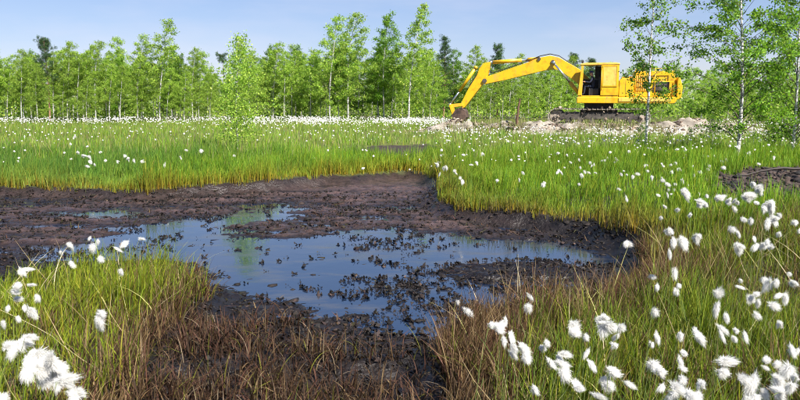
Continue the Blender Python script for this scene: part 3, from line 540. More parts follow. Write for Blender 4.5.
def stem_mesh(n, var):
    if (n, var) in STEMS: return STEMS[(n, var)]
    r = np.random.default_rng(100 + n * 10 + var); mb = MB(); t = np.linspace(0, 1, 6); bend = r.uniform(.02, .09); a = r.uniform(-.6, .6)
    P = np.stack([bend * t ** 2 * math.cos(a), bend * t ** 2 * math.sin(a), t - .08 * (1 - t)], 1); V, Q = tube(P, .0016 - .0005 * t, 4); mb.add(V, Q); tips = []
    for i in range(n):
        an = r.uniform(-1.2, 1.2) if i else 0; l = r.uniform(.012, .05) if n > 1 else .004; e = np.array([l * math.cos(an) + .004, l * math.sin(an), (r.uniform(-.03, .035) if n > 1 else 0)])
        if n > 1: V, Q = tube(np.stack([P[-1], P[-1] + e * [.6, .6, .9] + [0, 0, .01], P[-1] + e]), [.0009, .0008, .0006], 3); mb.add(V, Q)
        tips.append(P[-1] + e)
    STEMS[(n, var)] = (mb.mesh('stem', M_STEM, True), tips); return STEMS[(n, var)]
def cotton(head, nt, ts, label, group, hmin=.12):
    g = float(height(np.array([head[0]]), np.array([head[1]]))[0]); Hs = max(head[2] - g, hmin); var = int(rng.integers(4)); me, tips = stem_mesh(nt, var)
    tip0 = tips[0]; rz = rng.normal(.0, .5); c, s = math.cos(rz), math.sin(rz)
    bx_ = head[0] - (tip0[0] * c - tip0[1] * s); by_ = head[1] - (tip0[0] * s + tip0[1] * c); g = float(height(np.array([bx_]), np.array([by_]))[0]); Hs = max(head[2] - g, hmin)
    e = empty('cotton_plant', (bx_, by_, g), rz); tag(e, label, 'bog plant', group)
    st = link('stem', me, e); st.scale = (1, 1, Hs)
    for i, tp in enumerate(tips):
        o = link('tuft', TUFT[int(rng.integers(6))], e); zz = P1z(tp, Hs); o.location = (tp[0], tp[1], zz); o.rotation_euler = (rng.normal(0, .5), rng.normal(-.45, .6), rng.uniform(-.6, .6)); o.scale = [ts * rng.uniform(.5, 1.1), ts * rng.uniform(.6, 1.05), ts * rng.uniform(.75, 1.7)]
    return e
def P1z(tp, Hs): return tp[2] * Hs
HEADS = [(668,229,10),(673,239,7),(683,241,14),(697,236,10),(626,243,10),(684,193,10),(698,202,10),(666,184,4),(664,206,4),(678,209,4),(691,214,4),(660,217,3),(669,251,6),(703,204,8),(718,197,8),(729,201,8),(747,196,10),(757,188,9),(753,183,6),(755,203,6),(764,208,6),
 (770,204,12),(738,201,6),(733,207,5),(743,218,6),(751,219,5),(768,220,6),(775,220,10),(778,214,5),(794,222,8),(730,228,7),(737,232,5),(779,233,6),(754,237,4),(757,246,9),(765,242,9),(772,247,6),(736,247,11),(706,195,4),(799,230,5),(652,275,6),(657,285,7),(674,270,7),(679,284,4),(676,289,4),(654,310,10),
 (764,278,7),(776,282,13),(788,273,5),(792,282,9),(785,295,8),(781,294,5),(749,296,11),(758,301,8),(772,304,9),(716,292,9),(741,280,5),(737,287,5),(717,304,9),(725,315,6),(755,314,6),(606,326,20),(598,320,14),(620,326,9),(618,335,6),(615,345,6),(656,334,4),(651,343,4),(680,333,6),(697,336,14),(695,328,7),
 (682,353,6),(679,358,5),(652,362,12),(658,371,14),(663,385,6),(609,370,10),(605,382,16),(626,383,4),(680,367,5),(682,377,6),(675,390,16),(687,393,14),(668,397,8),(698,393,6),(719,327,5),(720,332,6),(735,330,6),(733,337,6),(744,333,6),(720,362,11),(720,371,12),(740,377,7),(754,377,13),(765,362,8),(763,367,7),(779,362,8),
 (790,366,12),(781,325,9),(790,346,5),(798,349,7),(775,382,14),(782,394,16),(792,384,12),(703,385,8),(762,390,7),(756,395,10),(748,397,7),(797,377,8),(527,306,11),(528,295,6),(502,322,9),(510,333,7),(512,345,6),(510,352,7),(524,354,10),(546,341,6),(540,347,5),(558,354,14),(562,366,16),(548,360,5),(573,323,11),(571,332,7),
 (586,335,9),(588,350,7),(589,362,7),(574,381,6),(576,388,8),(533,387,9),(465,310,9),(457,301,6),(594,395,10),(490,324,8),(497,328,14),(503,338,8),(520,345,6),(505,318,6)]
LEFT = [(20,271,10),(29,285,6),(12,290,9),(15,299,6),(24,306,6),(29,309,9),(17,317,6),(2,322,7),(67,245,8),(70,263,5),(98,313,12),(99,321,9),(18,345,12),(27,337,8),(38,354,16),(46,362,18),(36,366,14),(50,372,16),(62,383,14),(70,391,16),(3,395,10),(120,270,7),(100,257,7),(127,242,7),(115,248,5),(90,237,5),(12,350,6),(5,347,6),(92,245,6),(98,240,5),(60,252,4),(140,239,5),(8,306,5),(36,296,5),(22,341,9),(55,366,9)]
SPECIAL = {(626,243): 'lone white cotton grass head at the right tip of the water', (98,313): 'solitary white cotton grass head in the left green sedge', (465,310): 'larger of two white cotton heads over the dark water', (457,301): 'smaller of two white cotton heads over the dark water',
 (527,306): 'lower of two stacked white cotton heads above the pond edge', (528,295): 'upper of two stacked white cotton heads above the pond edge', (46,362): 'widest fluffy white cotton mass in the bottom left corner', (70,391): 'white cotton tuft touching bottom edge at the left', (668,229): 'white cotton head topping the cluster right of the pond corner',
 (683,241): 'widest white cotton head beside the right pond corner', (757,188): 'white cotton head against the dark bare peat, highest on the right', (654,310): 'slanted white cotton tuft alone in the right sedge', (606,326): 'large fluffy white cotton cluster at the near pond edge', (562,366): 'tall double white cotton cluster in the bottom middle', (674,270): 'small white cotton head below the pond corner cluster'}
def heads(lst, zfun, label, group):
    for px, py, sz in lst:
        if px < 80 and py > 340: sz *= 1.3
        zh = zfun(px, py); h = at_z(px, py, zh); sm = sz * .88 * np.linalg.norm(h - [0, 0, CAM_H]) / FPX; nt_ = 1 if sm < .052 else (2 if sm < .066 else (3 if sm < .09 else 5)); ts = np.clip(sm / (.046 if nt_ == 1 else .062 if nt_ == 2 else .075), .7, 1.7)
        cotton(h, nt_, ts, SPECIAL.get((px, py), label(px, py)), group)
def zr(px, py): return .62 + rng.uniform(-.04, .05) if py < 262 else .45 + rng.uniform(-.05, .06)
def where(px, py):
    row = 'at the bottom edge' if py > 378 else 'just above the bottom edge' if py > 350 else 'well below the water line' if py > 322 else 'level with the near pond edge' if py > 290 else 'level with the dark mats' if py > 262 else 'level with the pond corner' if py > 225 else 'just below the bare peat' if py > 206 else 'touching the bare peat'
    c_ = 'far right' if px > 770 else 'under the near birch' if px > 715 else 'right of the pond corner' if px > 660 else 'under the excavator cab' if px > 585 else 'under the boom' if px > 500 else 'under the bucket'
    return row + ', ' + c_
def lab_r(px, py):
    if py < 262: return 'white cotton grass head ' + where(px, py)
    if px < 640: return 'white cotton grass head ' + where(px, py)
    return 'white cotton grass head ' + where(px, py)
heads([h for h in HEADS if not (h[0] < 530 and h[1] < 312) and h[0] != 626], zr, lab_r, 'cotton grass heads on the right')
heads([h for h in HEADS if (h[0] < 530 and h[1] < 312) or h[0] == 626], lambda a, b: .28, lab_r, 'cotton grass heads on the right')
heads(LEFT, lambda px, py: .40 + rng.uniform(-.05, .05), lambda px, py: ('white cotton grass head in the left sedge, ' + ('beside the bottom left cotton mass' if py > 330 else 'at the left edge' if px < 22 else 'below the left mud')) if py > 262 else 'white cotton grass head along the top of the left sedge clump', 'cotton grass heads on the left')
# mid distance individuals
MID = [(437,164,5),(446,167,5),(454,172,4),(460,177,4),(470,165,3),(476,163,4),(522,172,3),(519,179,3),(482,153,3),(462,180,4),(440,173,3),(497,181,3),(77,152,4),(82,155,4),(88,157,4),(90,161,4),(94,164,3),(117,161,3),(124,155,4),(128,158,4),(133,160,3),(143,161,4),(105,160,3),(86,166,3),(165,163,3),(180,157,3),(234,155,3),(100,152,3),(70,143,3),(200,150,3),(74,137,3),(185,150,3)]
for i in range(95): MID.append((rng.uniform(540, 800), rng.uniform(150, 200), rng.uniform(2.0, 4.0)))
MID = [m for m in MID if not (m[0] > 700 and m[1] > 170)]
heads(MID, lambda px, py: .42, lambda px, py: ('small white cotton head dotting the far left bank' if px < 300 else 'small white cotton head in the grass behind the pond' if px < 540 else 'small white cotton head in the meadow below the excavator cab' if px < 605 else 'small white cotton head around the foot of the slender near birch' if px < 665 else 'small white cotton head between the two near birch trunks' if px < 730 else 'small white cotton head around the foot of the white-trunked birch'), 'cotton grass heads in mid distance')
# all the rest beyond counting
hx, hy = [], []
def band(px0, px1, Y0, Y1, n):
    Y = rng.uniform(Y0, Y1, n); hx.extend(list((rng.uniform(px0, px1, n) - 400) / FPX * (Y + .2))); hy.extend(list(Y))
band(-40, 300, 42, 53, 1700); band(300, 470, 36, 52, 1500); band(240, 450, 37, 53, 1100); band(-40, 470, 40, 53, 900); band(440, 830, 25, 31, 650); band(540, 830, 19, 27, 560); band(130, 460, 24, 40, 450); band(-40, 200, 20, 44, 160); band(440, 560, 14, 24, 120); band(680, 830, 33, 45, 700)
band(430, 830, 13, 24, 420); band(560, 830, 24, 32, 420); band(-40, 430, 14, 30, 260)
hx = np.array(hx); hy = np.array(hy); keep = fbm(hx * .35, hy * .2, 201, 3) + rng.uniform(-.35, .55, len(hx)) > 0; keep &= np.hypot((hx - 9.4) / 4.2, (hy - 34.3) / 1.5) > 1; hx, hy = hx[keep], hy[keep]
db, dr, dp = cover(hx, hy); kk = (dp > 0) & (dr > 0); hx, hy = hx[kk], hy[kk]; n = len(hx)
V, F, cc = lumps(np.stack([hx, hy, height(hx, hy) + rng.uniform(.16, .46, n)], 1), rng.uniform(.010, .026, n) * (1 + .012 * hy), 1.0, np.ones((n, 3)), jit=.18)
tag(link('cotton_grass_far', mesh_np('cotton_grass_far', V, None, F, None, M_COTTON)), 'countless tiny white cotton grass heads across the far meadow', 'cotton grass', kind='stuff')

# ------------------------------------------------------------------ spoil heap, clods, snag, turf overhang shade strip
SP = [(2.75, 34.9, .7, .62), (2.2, 34.2, 1.0, .42), (3.4, 34.0, 1.3, .40), (4.9, 33.6, 1.4, .34), (6.6, 32.8, 1.6, .34), (8.4, 32.4, 1.5, .36), (9.8, 32.3, 1.5, .42), (11.2, 32.4, 1.3, .34), (12.6, 32.8, 1.3, .50), (14.2, 33.4, 1.5, .70), (16.2, 34.0, 1.7, .45)]
sx = np.arange(.4, 19, .1); sy = np.arange(30.6, 37.0, .1); SXg, SYg = np.meshgrid(sx, sy); fx, fy = SXg.ravel(), SYg.ravel(); zz = np.zeros_like(fx)
for a, b, r_, h_ in SP: zz = np.maximum(zz, h_ * np.exp(-(((fx - a) / r_) ** 2 + ((fy - b) / (.62 * r_)) ** 2)))
edge_f = sstep(.04, .2, zz); zz = zz - .06 + (.22 * fbm(fx * 1.6, fy * 1.6, 301, 4, .6) + .10 * fbm(fx * 5, fy * 5, 307, 3)) * edge_f
gz = height(fx, fy); mi = np.arange(len(fx)).reshape(SXg.shape); qd = np.stack([mi[:-1, :-1], mi[:-1, 1:], mi[1:, 1:], mi[1:, :-1]], -1).reshape(-1, 4)
qd = qd[(zz[qd] > -.035).any(1)]; u_, inv = np.unique(qd, return_inverse=True)
sp = link('spoil_heap', mesh_np('spoil_heap', np.stack([fx, fy, gz + zz], 1)[u_], inv.reshape(-1, 4), None, None, M_SPOIL, True)); tag(sp, 'long heap of pale dug peat spoil in front of the excavator tracks', 'soil heap')
n = 2600; j = rng.integers(len(SP), size=n); a = np.array(SP)[j]; px_ = a[:, 0] + rng.normal(0, .75, n) * a[:, 2]; py_ = a[:, 1] + rng.normal(0, .42, n) * a[:, 2] * .8
hs = np.zeros(n)
for a_, b_, r_, h_ in SP: hs = np.maximum(hs, h_ * np.exp(-(((px_ - a_) / r_) ** 2 + ((py_ - b_) / (.62 * r_)) ** 2)))
c = palette(n, [(.34, .27, .21), (.20, .14, .10), (.06, .042, .032), (.44, .37, .30)], [2, 2, 2.4, .8])
V, F, cc = lumps(np.stack([px_, py_, height(px_, py_) + np.maximum(hs - .05, 0)], 1), rng.gamma(1.6, .016, n) + .016, .7, c * .8, jit=.45); o = link('clods', mesh_np('clods', V, None, F, cc, M_CLOD), sp); tag(o, kind='stuff')
n = 7000; j = rng.integers(len(SP), size=n); a = np.array(SP)[j]; x = a[:, 0] + rng.normal(0, 1.1, n) * a[:, 2]; y = a[:, 1] - .5 + rng.normal(0, .75, n) * a[:, 2] * .6; hs = np.zeros(n)
for a_, b_, r_, h_ in SP: hs = np.maximum(hs, h_ * np.exp(-(((x - a_) / r_) ** 2 + ((y - b_) / (.62 * r_)) ** 2)))
k = (fbm(x * 1.1, y * 1.1, 311, 3) + rng.uniform(-.3, .3, n) > .02) & (y < 33.9); x, y, hs = x[k], y[k], hs[k]; n = len(x); tip = palette(n, [(.36, .32, .19), (.27, .25, .10), (.20, .28, .06), (.16, .22, .04)], [2, 2, 2, 1])
V, Q, c = blades(np.stack([x, y, height(x, y) + np.maximum(hs - .1, -.02)], 1), rng.uniform(.15, .45, n), .022 * rng.uniform(.6, 1.2, n), rng.uniform(0, 6.28, n), np.abs(rng.normal(.2, .3, n)), rng.normal(.4, .4, n), tip * .8, tip, 3)
tag(link('dry_grass', mesh_np('dry_grass', V, Q, None, c, M_DEAD)), 'pale dry grass growing over the front of the spoil heap', 'dead grass', kind='stuff')
def rough_pole(name, pts, rad, mat, label, cat, sides=8, jit=.12, extra=()):
    e_ = MB(); pts = np.array(pts, float); n_ = 9; t = np.linspace(0, 1, n_); P_ = np.stack([np.interp(t, np.linspace(0, 1, len(pts)), pts[:, k]) for k in range(3)], 1); P_[1:-1] += rng.normal(0, .012, (n_ - 2, 3))
    V, Q = tube(P_, np.interp(t, [0, 1], rad) * (1 + rng.normal(0, jit, n_)), sides); e_.add(V, Q)
    for p0, p1, r_ in extra: V, Q = tube(np.array([p0, (np.array(p0) + p1) / 2 + rng.normal(0, .02, 3), p1]), [r_, r_ * .8, r_ * .3], 5); e_.add(V, Q)
    b_ = pts[0].copy(); mb = e_; mb.v = [v - b_ for v in mb.v]; o = link(name, mb.mesh(name, mat, True)); o.location = b_; tag(o, label, cat); return o
xx = x_at(517, 33.0); g0 = float(height(np.array([xx]), np.array([33.0]))[0])
rough_pole('snag', [(xx - .05, 33, g0 - .05), (xx, 33, g0 + .6), (xx + .1, 33, g0 + 1.45)], (.085, .04), M_WOOD, 'broken brown snag standing upright on the spoil below the boom', 'dead trunk', extra=[((xx, 33, g0 + .5), (xx - .16, 32.95, g0 + .75), .03), ((xx - .04, 33, g0 + .1), (xx - .3, 32.8, g0), .05), ((xx - .04, 33, g0 + .1), (xx + .22, 32.8, g0), .05)])
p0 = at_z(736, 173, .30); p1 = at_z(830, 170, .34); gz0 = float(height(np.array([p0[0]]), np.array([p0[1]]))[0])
rough_pole('turf_overhang_shade', [(p0[0], p0[1], gz0 + .05), ((p0[0] + p1[0]) / 2, (p0[1] + p1[1]) / 2, gz0 + .16), (p1[0], p1[1], gz0 + .12)], (.016, .03), M_TURFSHADE, 'dark strip for turf overhang shade along the bare peat at right', 'shade strip')  # dark pole stands in for the shaded turf overhang above the peat

# ------------------------------------------------------------------ excavator
TH = math.atan((597 - 400) / FPX); EXS = 20.0; EDEP = FPX / EXS + 1.3; ex_y = EDEP; ex_x = (597 - 400) / FPX * EDEP
base = at_y(597, 124.5, FPX / EXS); exc = empty('excavator', (ex_x, ex_y, base[2]), -TH); tag(exc, 'old yellow crawler excavator with its arm reaching left into the spoil', 'excavator')
def U(px, py, d=-1.3):
    sc = FPX / (EDEP + d); return ((px - 597) / sc / 1.03, CAM_H + (102.6 - py) / sc - base[2])       # photo side view -> local x, z
def bm_obj(name, bm, mat, parent, bevel=0.0, smooth=False):
    if bevel: bmesh.ops.bevel(bm, geom=list(bm.edges), offset=bevel, segments=2, affect='EDGES', profile=.5, clamp_overlap=True)
    bmesh.ops.recalc_face_normals(bm, faces=bm.faces); me = bpy.data.meshes.new(name); bm.to_mesh(me); bm.free(); me.materials.append(mat)
    if smooth:
        for p in me.polygons: p.use_smooth = True
    return link(name, me, parent)
def prism(bm, prof, y0, y1):
    a = [bm.verts.new((x, y0, z)) for x, z in prof]; b = [bm.verts.new((x, y1, z)) for x, z in prof]; n = len(prof); bm.faces.new(a); bm.faces.new(b[::-1])
    for i in range(n): bm.faces.new((a[i], b[i], b[(i + 1) % n], a[(i + 1) % n]))
def box(bm, x0, x1, y0, y1, z0, z1): prism(bm, [(x0, z0), (x1, z0), (x1, z1), (x0, z1)], y0, y1)
def cyl(bm, p0, p1, r, seg=14, r2=None):
    p0, p1 = Vector(p0), Vector(p1); d = p1 - p0; g = bmesh.ops.create_cone(bm, cap_ends=True, segments=seg, radius1=r, radius2=r if r2 is None else r2, depth=d.length)
    bmesh.ops.transform(bm, matrix=Matrix.Translation((p0 + p1) / 2) @ d.to_track_quat('Z', 'Y').to_matrix().to_4x4(), verts=g['verts'])
def part(name, mat, parent, fn, bevel=0.0, smooth=False):
    bm = bmesh.new(); fn(bm); return bm_obj(name, bm, mat, parent, bevel, smooth)
# undercarriage
TL0, TL1, TZ, TR = -2.42, 2.42, .40, .37
def loop_pts(n):
    S = (TL1 - TL0 - 2 * TR); tot = 2 * S + 2 * math.pi * TR; out = []
    for i in range(n):
        s = tot * i / n
        if s < S: out.append((TL0 + TR + s, TZ + TR - .03 * math.sin(math.pi * s / S), 0))
        elif s < S + math.pi * TR: a = (s - S) / TR; out.append((TL1 - TR + TR * math.sin(a), TZ + TR * math.cos(a), -a))
        elif s < 2 * S + math.pi * TR: out.append((TL1 - TR - (s - S - math.pi * TR), TZ - TR, math.pi))
        else: a = (s - 2 * S - math.pi * TR) / TR; out.append((TL0 + TR - TR * math.sin(a), TZ - TR * math.cos(a), math.pi - a))
    return out
for yc in (-1.05, 1.05):
    tk = part('track', M_STEEL, exc, lambda bm: box(bm, TL0 + .5, TL1 - .5, yc - .16, yc + .16, TZ - .16, TZ + .18), .03)
    def shoes(bm):
        for x, z, a in loop_pts(46):
            m = Matrix.Translation((x, yc, z)) @ Matrix.Rotation(-a, 4, 'Y'); v0 = len(bm.verts); g = bmesh.ops.create_cube(bm, size=1); bmesh.ops.transform(bm, matrix=m @ Matrix.Diagonal((.185, .56, .035, 1)), verts=g['verts'])
            g = bmesh.ops.create_cube(bm, size=1); bmesh.ops.transform(bm, matrix=m @ Matrix.Translation((-.06, 0, .03)) @ Matrix.Diagonal((.025, .56, .05, 1)), verts=g['verts'])
    tag(part('track_shoes', M_MUDDY, tk, shoes), kind='stuff')
    n = 80; Pm = np.stack([rng.uniform(TL0 + .1, TL1 - .1, n), np.sign(yc) * 0 + yc + rng.choice([-.24, -.18, 0], n), rng.choice([.1, .2, .35, .6, .76], n) + rng.normal(0, .05, n)], 1)
    V, F, cc = lumps(Pm, rng.gamma(2, .015, n) + .012, .8, palette(n, [(.28, .22, .17), (.14, .10, .075), (.05, .036, .03)], [2, 2, 1]), jit=.35); tag(link('caked_mud', mesh_np('caked_mud', V, None, F, cc, M_CLOD), tk), kind='stuff')
    for nm, x in (('idler', TL0 + TR), ('sprocket', TL1 - TR)):
        part(nm, M_MUDDY, tk, lambda bm: (cyl(bm, (x, yc - .13, TZ), (x, yc + .13, TZ), TR - .05, 22), cyl(bm, (x, yc - .22, TZ), (x, yc + .22, TZ), .11, 12)), 0)
    for i in range(6):
        x = TL0 + .95 + i * (TL1 - TL0 - 1.9) / 5; part('roller', M_STEEL, tk, lambda bm: cyl(bm, (x, yc - .2, .17), (x, yc + .2, .17), .12, 12))
    for x in (-.7, .7): part('carrier_roller', M_STEEL, tk, lambda bm: cyl(bm, (x, yc - .15, .68), (x, yc + .15, .68), .07, 10))
part('undercarriage_frame', M_STEEL, exc, lambda bm: (box(bm, -.9, .9, -.9, .9, .42, .78), box(bm, -1.3, -1.0, -.95, .95, .35, .6), box(bm, 1.0, 1.3, -.95, .95, .35, .6)), .03)
part('turntable', M_BLACK, exc, lambda bm: cyl(bm, (0, 0, .77), (0, 0, 1.06), .72, 28), 0)
# upper body
XF, XT = U(575, 0)[0], U(671, 0)[0]
Z0, Z1 = U(0, 103.5)[1], U(0, 97)[1]
part('platform', M_YEL, exc, lambda bm: prism(bm, [(XF, Z0 + .02), (XT - .1, Z0), (XT, Z0 + .12), (XT, Z1), (XF, Z1)], -1.3, 1.3), .025)
part('platform_skirt', M_YEL2, exc, lambda bm: box(bm, U(616, 0)[0], XT - .25, -1.335, -1.302, Z0 + .10, Z1 - .05), .008)
# cab: open doorway in front half, faded closed panel behind
CF, CD, CR = U(578.5, 0)[0], U(598, 0)[0], U(615.5, 0)[0]; CT = U(0, 64)[1]; FB = U(575, 0)[0] + .03
cab = part('cab', M_YEL, exc, lambda bm: box(bm, FB + .02, CR - .01, -1.27, -.28, Z1 + .002, Z1 + .07), .01); tag(cab, 'yellow cab with a dark open doorway')
part('cab_roof', M_YEL2, cab, lambda bm: prism(bm, [(CF - .06, CT - .09), (CF - .04, CT - .015), (CF + .2, CT + .02), (CR - .15, CT + .02), (CR + .02, CT - .02), (CR + .03, CT - .09)], -1.32, -.24), .02)
part('front_pillar', M_YEL, cab, lambda bm: prism(bm, [(FB, Z1 + .075), (FB + .2, Z1 + .075), (CF + .11, CT - .1), (CF, CT - .1)], -1.30, -1.21), .01)
part('front_pillar', M_YEL, cab, lambda bm: prism(bm, [(FB, Z1 + .075), (FB + .09, Z1 + .075), (CF + .08, CT - .1), (CF, CT - .1)], -.36, -.27), .01)
part('front_panel', M_YEL, cab, lambda bm: prism(bm, [(FB - .005, Z1 + .075), (FB + .04, Z1 + .075), (FB + .06, Z1 + .55), (FB + .015, Z1 + .55)], -1.205, -.365), .006)
part('windscreen', M_GLASS, cab, lambda bm: prism(bm, [(FB + .025, Z1 + .56), (FB + .035, Z1 + .56), (CF + .045, CT - .1), (CF + .035, CT - .1)], -1.205, -.365))
rp = part('rear_side_panel', M_YEL, cab, lambda bm: box(bm, CD, CR, -1.30, -1.24, Z1 + .075, CT - .1), .012); tag(rp, 'faded yellow closed panel behind the doorway')
wz0, wz1 = U(0, 86)[1], U(0, 67.5)[1]
part('shutter_plate', M_YEL2, rp, lambda bm: box(bm, CD + .12, CR - .12, -1.318, -1.302, wz0, wz1), .004)
part('panel_frame', M_YEL, rp, lambda bm: (box(bm, CD + .07, CD + .118, -1.33, -1.302, wz0 - .05, wz1 + .05), box(bm, CR - .118, CR - .07, -1.33, -1.302, wz0 - .05, wz1 + .05), box(bm, CD + .12, CR - .12, -1.33, -1.302, wz0 - .05, wz0 - .003), box(bm, CD + .12, CR - .12, -1.33, -1.302, wz1 + .003, wz1 + .05)), .006)
part('grab_rail', M_YEL, rp, lambda bm: (cyl(bm, (CD + .04, -1.37, wz0 - .2), (CD + .04, -1.37, wz1 - .1), .016, 8), cyl(bm, (CD + .04, -1.37, wz0 - .2), (CD + .04, -1.29, wz0 - .2), .014, 8), cyl(bm, (CD + .04, -1.37, wz1 - .1), (CD + .04, -1.29, wz1 - .1), .014, 8)), 0, True)
part('back_wall', M_BLACK, cab, lambda bm: box(bm, CR - .06, CR - .004, -1.235, -.29, Z1 + .075, CT - .1))
part('far_wall', M_BLACK, cab, lambda bm: (box(bm, FB + .11, CR - .065, -.34, -.29, Z1 + .075, CT - .75), box(bm, CD - .3, CR - .065, -.34, -.29, CT - .745, CT - .1)))
part('far_window', M_GLASS, cab, lambda bm: box(bm, FB + .2, CD - .31, -.32, -.31, CT - .74, CT - .11))
SXs = CD - .32
part('seat', M_BLACK, cab, lambda bm: (box(bm, SXs - .25, SXs + .25, -1.0, -.52, Z1 + .07, Z1 + .42), box(bm, SXs + .22, SXs + .34, -1.0, -.52, Z1 + .425, Z1 + 1.0)), .03)
for yy in (-1.02, -.52): part('control_lever', M_STEEL, cab, lambda bm: (cyl(bm, (SXs - .62, yy, Z1 + .07), (SXs - .55, yy, Z1 + .62), .014, 8), cyl(bm, (SXs - .55, yy, Z1 + .60), (SXs - .545, yy, Z1 + .7), .026, 8)))
# engine housing
HX0, HX1 = CR + .02, U(630, 0)[0]; HT = U(0, 79)[1]
hood = part('engine_hood', M_YEL, exc, lambda bm: prism(bm, [(HX0, Z1 + .002), (HX1, Z1 + .002), (HX1, HT), (HX0 + .12, HT), (HX0, HT - .1)], -1.26, 1.2), .03)
part('hood_lid', M_ORG, hood, lambda bm: prism(bm, [(HX0 + .1, HT + .004), (HX1 - .02, HT + .004), (HX1 - .04, HT + .09), (HX0 + .14, HT + .08)], -1.2, 1.1), .02)
part('door_seam', M_BLACK, hood, lambda bm: box(bm, HX0 + .3, HX0 + .315, -1.263, -1.255, Z1 + .1, HT - .12))
EX0, EX1 = HX1 + .02, XT - .06; ET = U(0, 72)[1]
eng = part('engine_cover', M_YEL, exc, lambda bm: (prism(bm, [(EX0, Z1 + .002), (EX1, Z1 + .002), (EX1, ET - .12), (EX1 - .12, ET), (EX0, ET)], -1.0, 1.15),), .03)
part('side_opening', M_BLACK, eng, lambda bm: box(bm, EX0 + .9, EX1 - .28, -1.03, -1.004, Z1 + .22, Z1 + .72))
for i in range(7):
    xg = EX0 + .12 + i * .1; part('grille_bar', M_YEL2, eng, lambda bm: box(bm, xg, xg + .045, -1.05, -1.004, Z1 + .3, ET - .22), .004)
part('engine_block', M_STEEL, eng, lambda bm: box(bm, EX0 + 1.0, EX1 - .4, -1.08, -1.032, Z1 + .3, Z1 + .6), .01)
part('counterweight', M_YEL, exc, lambda bm: prism(bm, [(XT + .004, Z0 + .15), (XT + .22, Z0 + .28), (XT + .26, Z1 + .5), (XT + .12, ET - .3), (XT + .004, ET - .3)], -1.2, 1.2), .04)
part('exhaust_pipe', M_RUST, exc, lambda bm: (cyl(bm, (EX0 + .5, .5, ET - .02), (EX0 + .5, .5, ET + .35), .06, 12), cyl(bm, (EX0 + .5, .5, ET + .34), (EX0 + .58, .5, ET + .44), .055, 12)), 0, True)
def rail(bm):
    for x in (EX0 + .05, (EX0 + EX1) / 2, EX1 - .1): cyl(bm, (x, -1.2, Z1), (x, -1.2, ET + .1), .022, 8)
    for z in (ET + .1, (Z1 + ET) / 2 + .1): cyl(bm, (EX0 + .05, -1.2, z), (EX1 - .1, -1.2, z), .02, 8)
part('handrail', M_YEL, exc, rail, 0, True)
part('work_lamp', M_BLACK, cab, lambda bm: (cyl(bm, (CF - .02, -1.1, CT + .09), (CF + .1, -1.1, CT + .09), .06, 12), box(bm, CF + .02, CF + .06, -1.115, -1.085, CT - .0, CT + .04)))
# boom, stick, bucket: side-view outlines
BY = .18
def pr(pts): return [U(a, b, .18) for a, b in pts]
boom = part('boom', M_YEL, exc, lambda bm: prism(bm, pr([(477, 80.5), (480, 77), (500, 70.5), (522, 63.5), (537, 58), (547, 56.3), (556, 58.2), (577, 70), (592, 84), (596, 95), (591, 99), (584, 95), (575, 83), (558, 70.5), (550, 69), (540, 71), (500, 80), (480, 84)]), BY - .2, BY + .2), .02)
part('boom_foot_bracket', M_YEL, exc, lambda bm: (prism(bm, pr([(583, 97), (601, 97), (597, 88), (588, 88)]), BY - .3, BY - .22), prism(bm, pr([(583, 97), (601, 97), (597, 88), (588, 88)]), BY + .22, BY + .3)), .01)
for px, py, r_ in ((480, 80.5, .12), (550, 62.5, .10), (592, 93, .13), (536, 59.5, .09)):
    c0 = U(px, py, .18); part('pin', M_STEEL, boom, lambda bm: cyl(bm, (c0[0], BY - .25, c0[1]), (c0[0], BY + .25, c0[1]), r_, 14))
def ram(name, a, b, y, r, split, parent=exc, mat=M_YEL):
    a, b = U(*a, .18), U(*b, .18); m = (a[0] + (b[0] - a[0]) * split, a[1] + (b[1] - a[1]) * split)
    o = part(name, mat, parent, lambda bm: (cyl(bm, (a[0], y, a[1]), (m[0], y, m[1]), r, 14), cyl(bm, (a[0], y - r * 1.05, a[1]), (a[0], y + r * 1.05, a[1]), r * 1.1, 12)), 0, True)
    part('piston_rod', M_CHROME, o, lambda bm: (cyl(bm, (m[0], y, m[1]), (b[0], y, b[1]), r * .55, 12), cyl(bm, (b[0], y - r, b[1]), (b[0], y + r, b[1]), r * .95, 12)), 0, True); return o
for yy in (BY - .33, BY + .33): ram('boom_cylinder', (580, 97), (551, 63.5), yy, .095, .42)
ram('stick_cylinder', (535, 59.2), (485.5, 61.8), BY, .105, .22)
part('stick_cylinder_sleeve', M_YEL, exc, lambda bm: cyl(bm, (U(518, 60.2, .18)[0], BY, U(518, 60.2, .18)[1]), (U(488, 61.7, .18)[0], BY, U(488, 61.7, .18)[1]), .1, 14), 0, True)
stick = part('stick', M_YEL, exc, lambda bm: prism(bm, pr([(481, 62), (486, 61.2), (484.5, 69), (482, 78), (478.5, 83), (459, 107.5), (455.5, 108.5), (454.5, 104), (463, 88), (472, 75), (474, 68), (478, 63)]), BY - .17, BY + .17), .018)
ram('bucket_cylinder', (472, 68), (444.5, 106), BY - .0, .085, .63) .location = (-.11, 0, .06)
for yy in (BY - .22, BY + .22):
    part('link_lever', M_YEL, exc, lambda bm: prism(bm, pr([(442.6, 104.3), (457, 103), (457.5, 106), (443, 108)]), yy - .025, yy + .025), .006)
    part('link_rod', M_YEL, exc, lambda bm: prism(bm, pr([(442.4, 105), (445, 105), (449, 116), (446.5, 117)]), yy - .085, yy - .03), .006)
for dy in (-.13, -.05):
    hp_ = np.array([(x, BY + dy, z + .05) for x, z in pr([(575, 69), (556, 57.5), (547, 55.5), (537, 57.3), (522, 62.8), (500, 69.8), (488, 73), (482, 70), (477, 68), (472, 74), (464, 86)])]); hp_[0, 2] -= .05; V, Q = tube(hp_, np.full(len(hp_), .022), 6); link('hydraulic_hose', mesh_np('hydraulic_hose', V, Q, None, None, M_BLACK, True), boom)
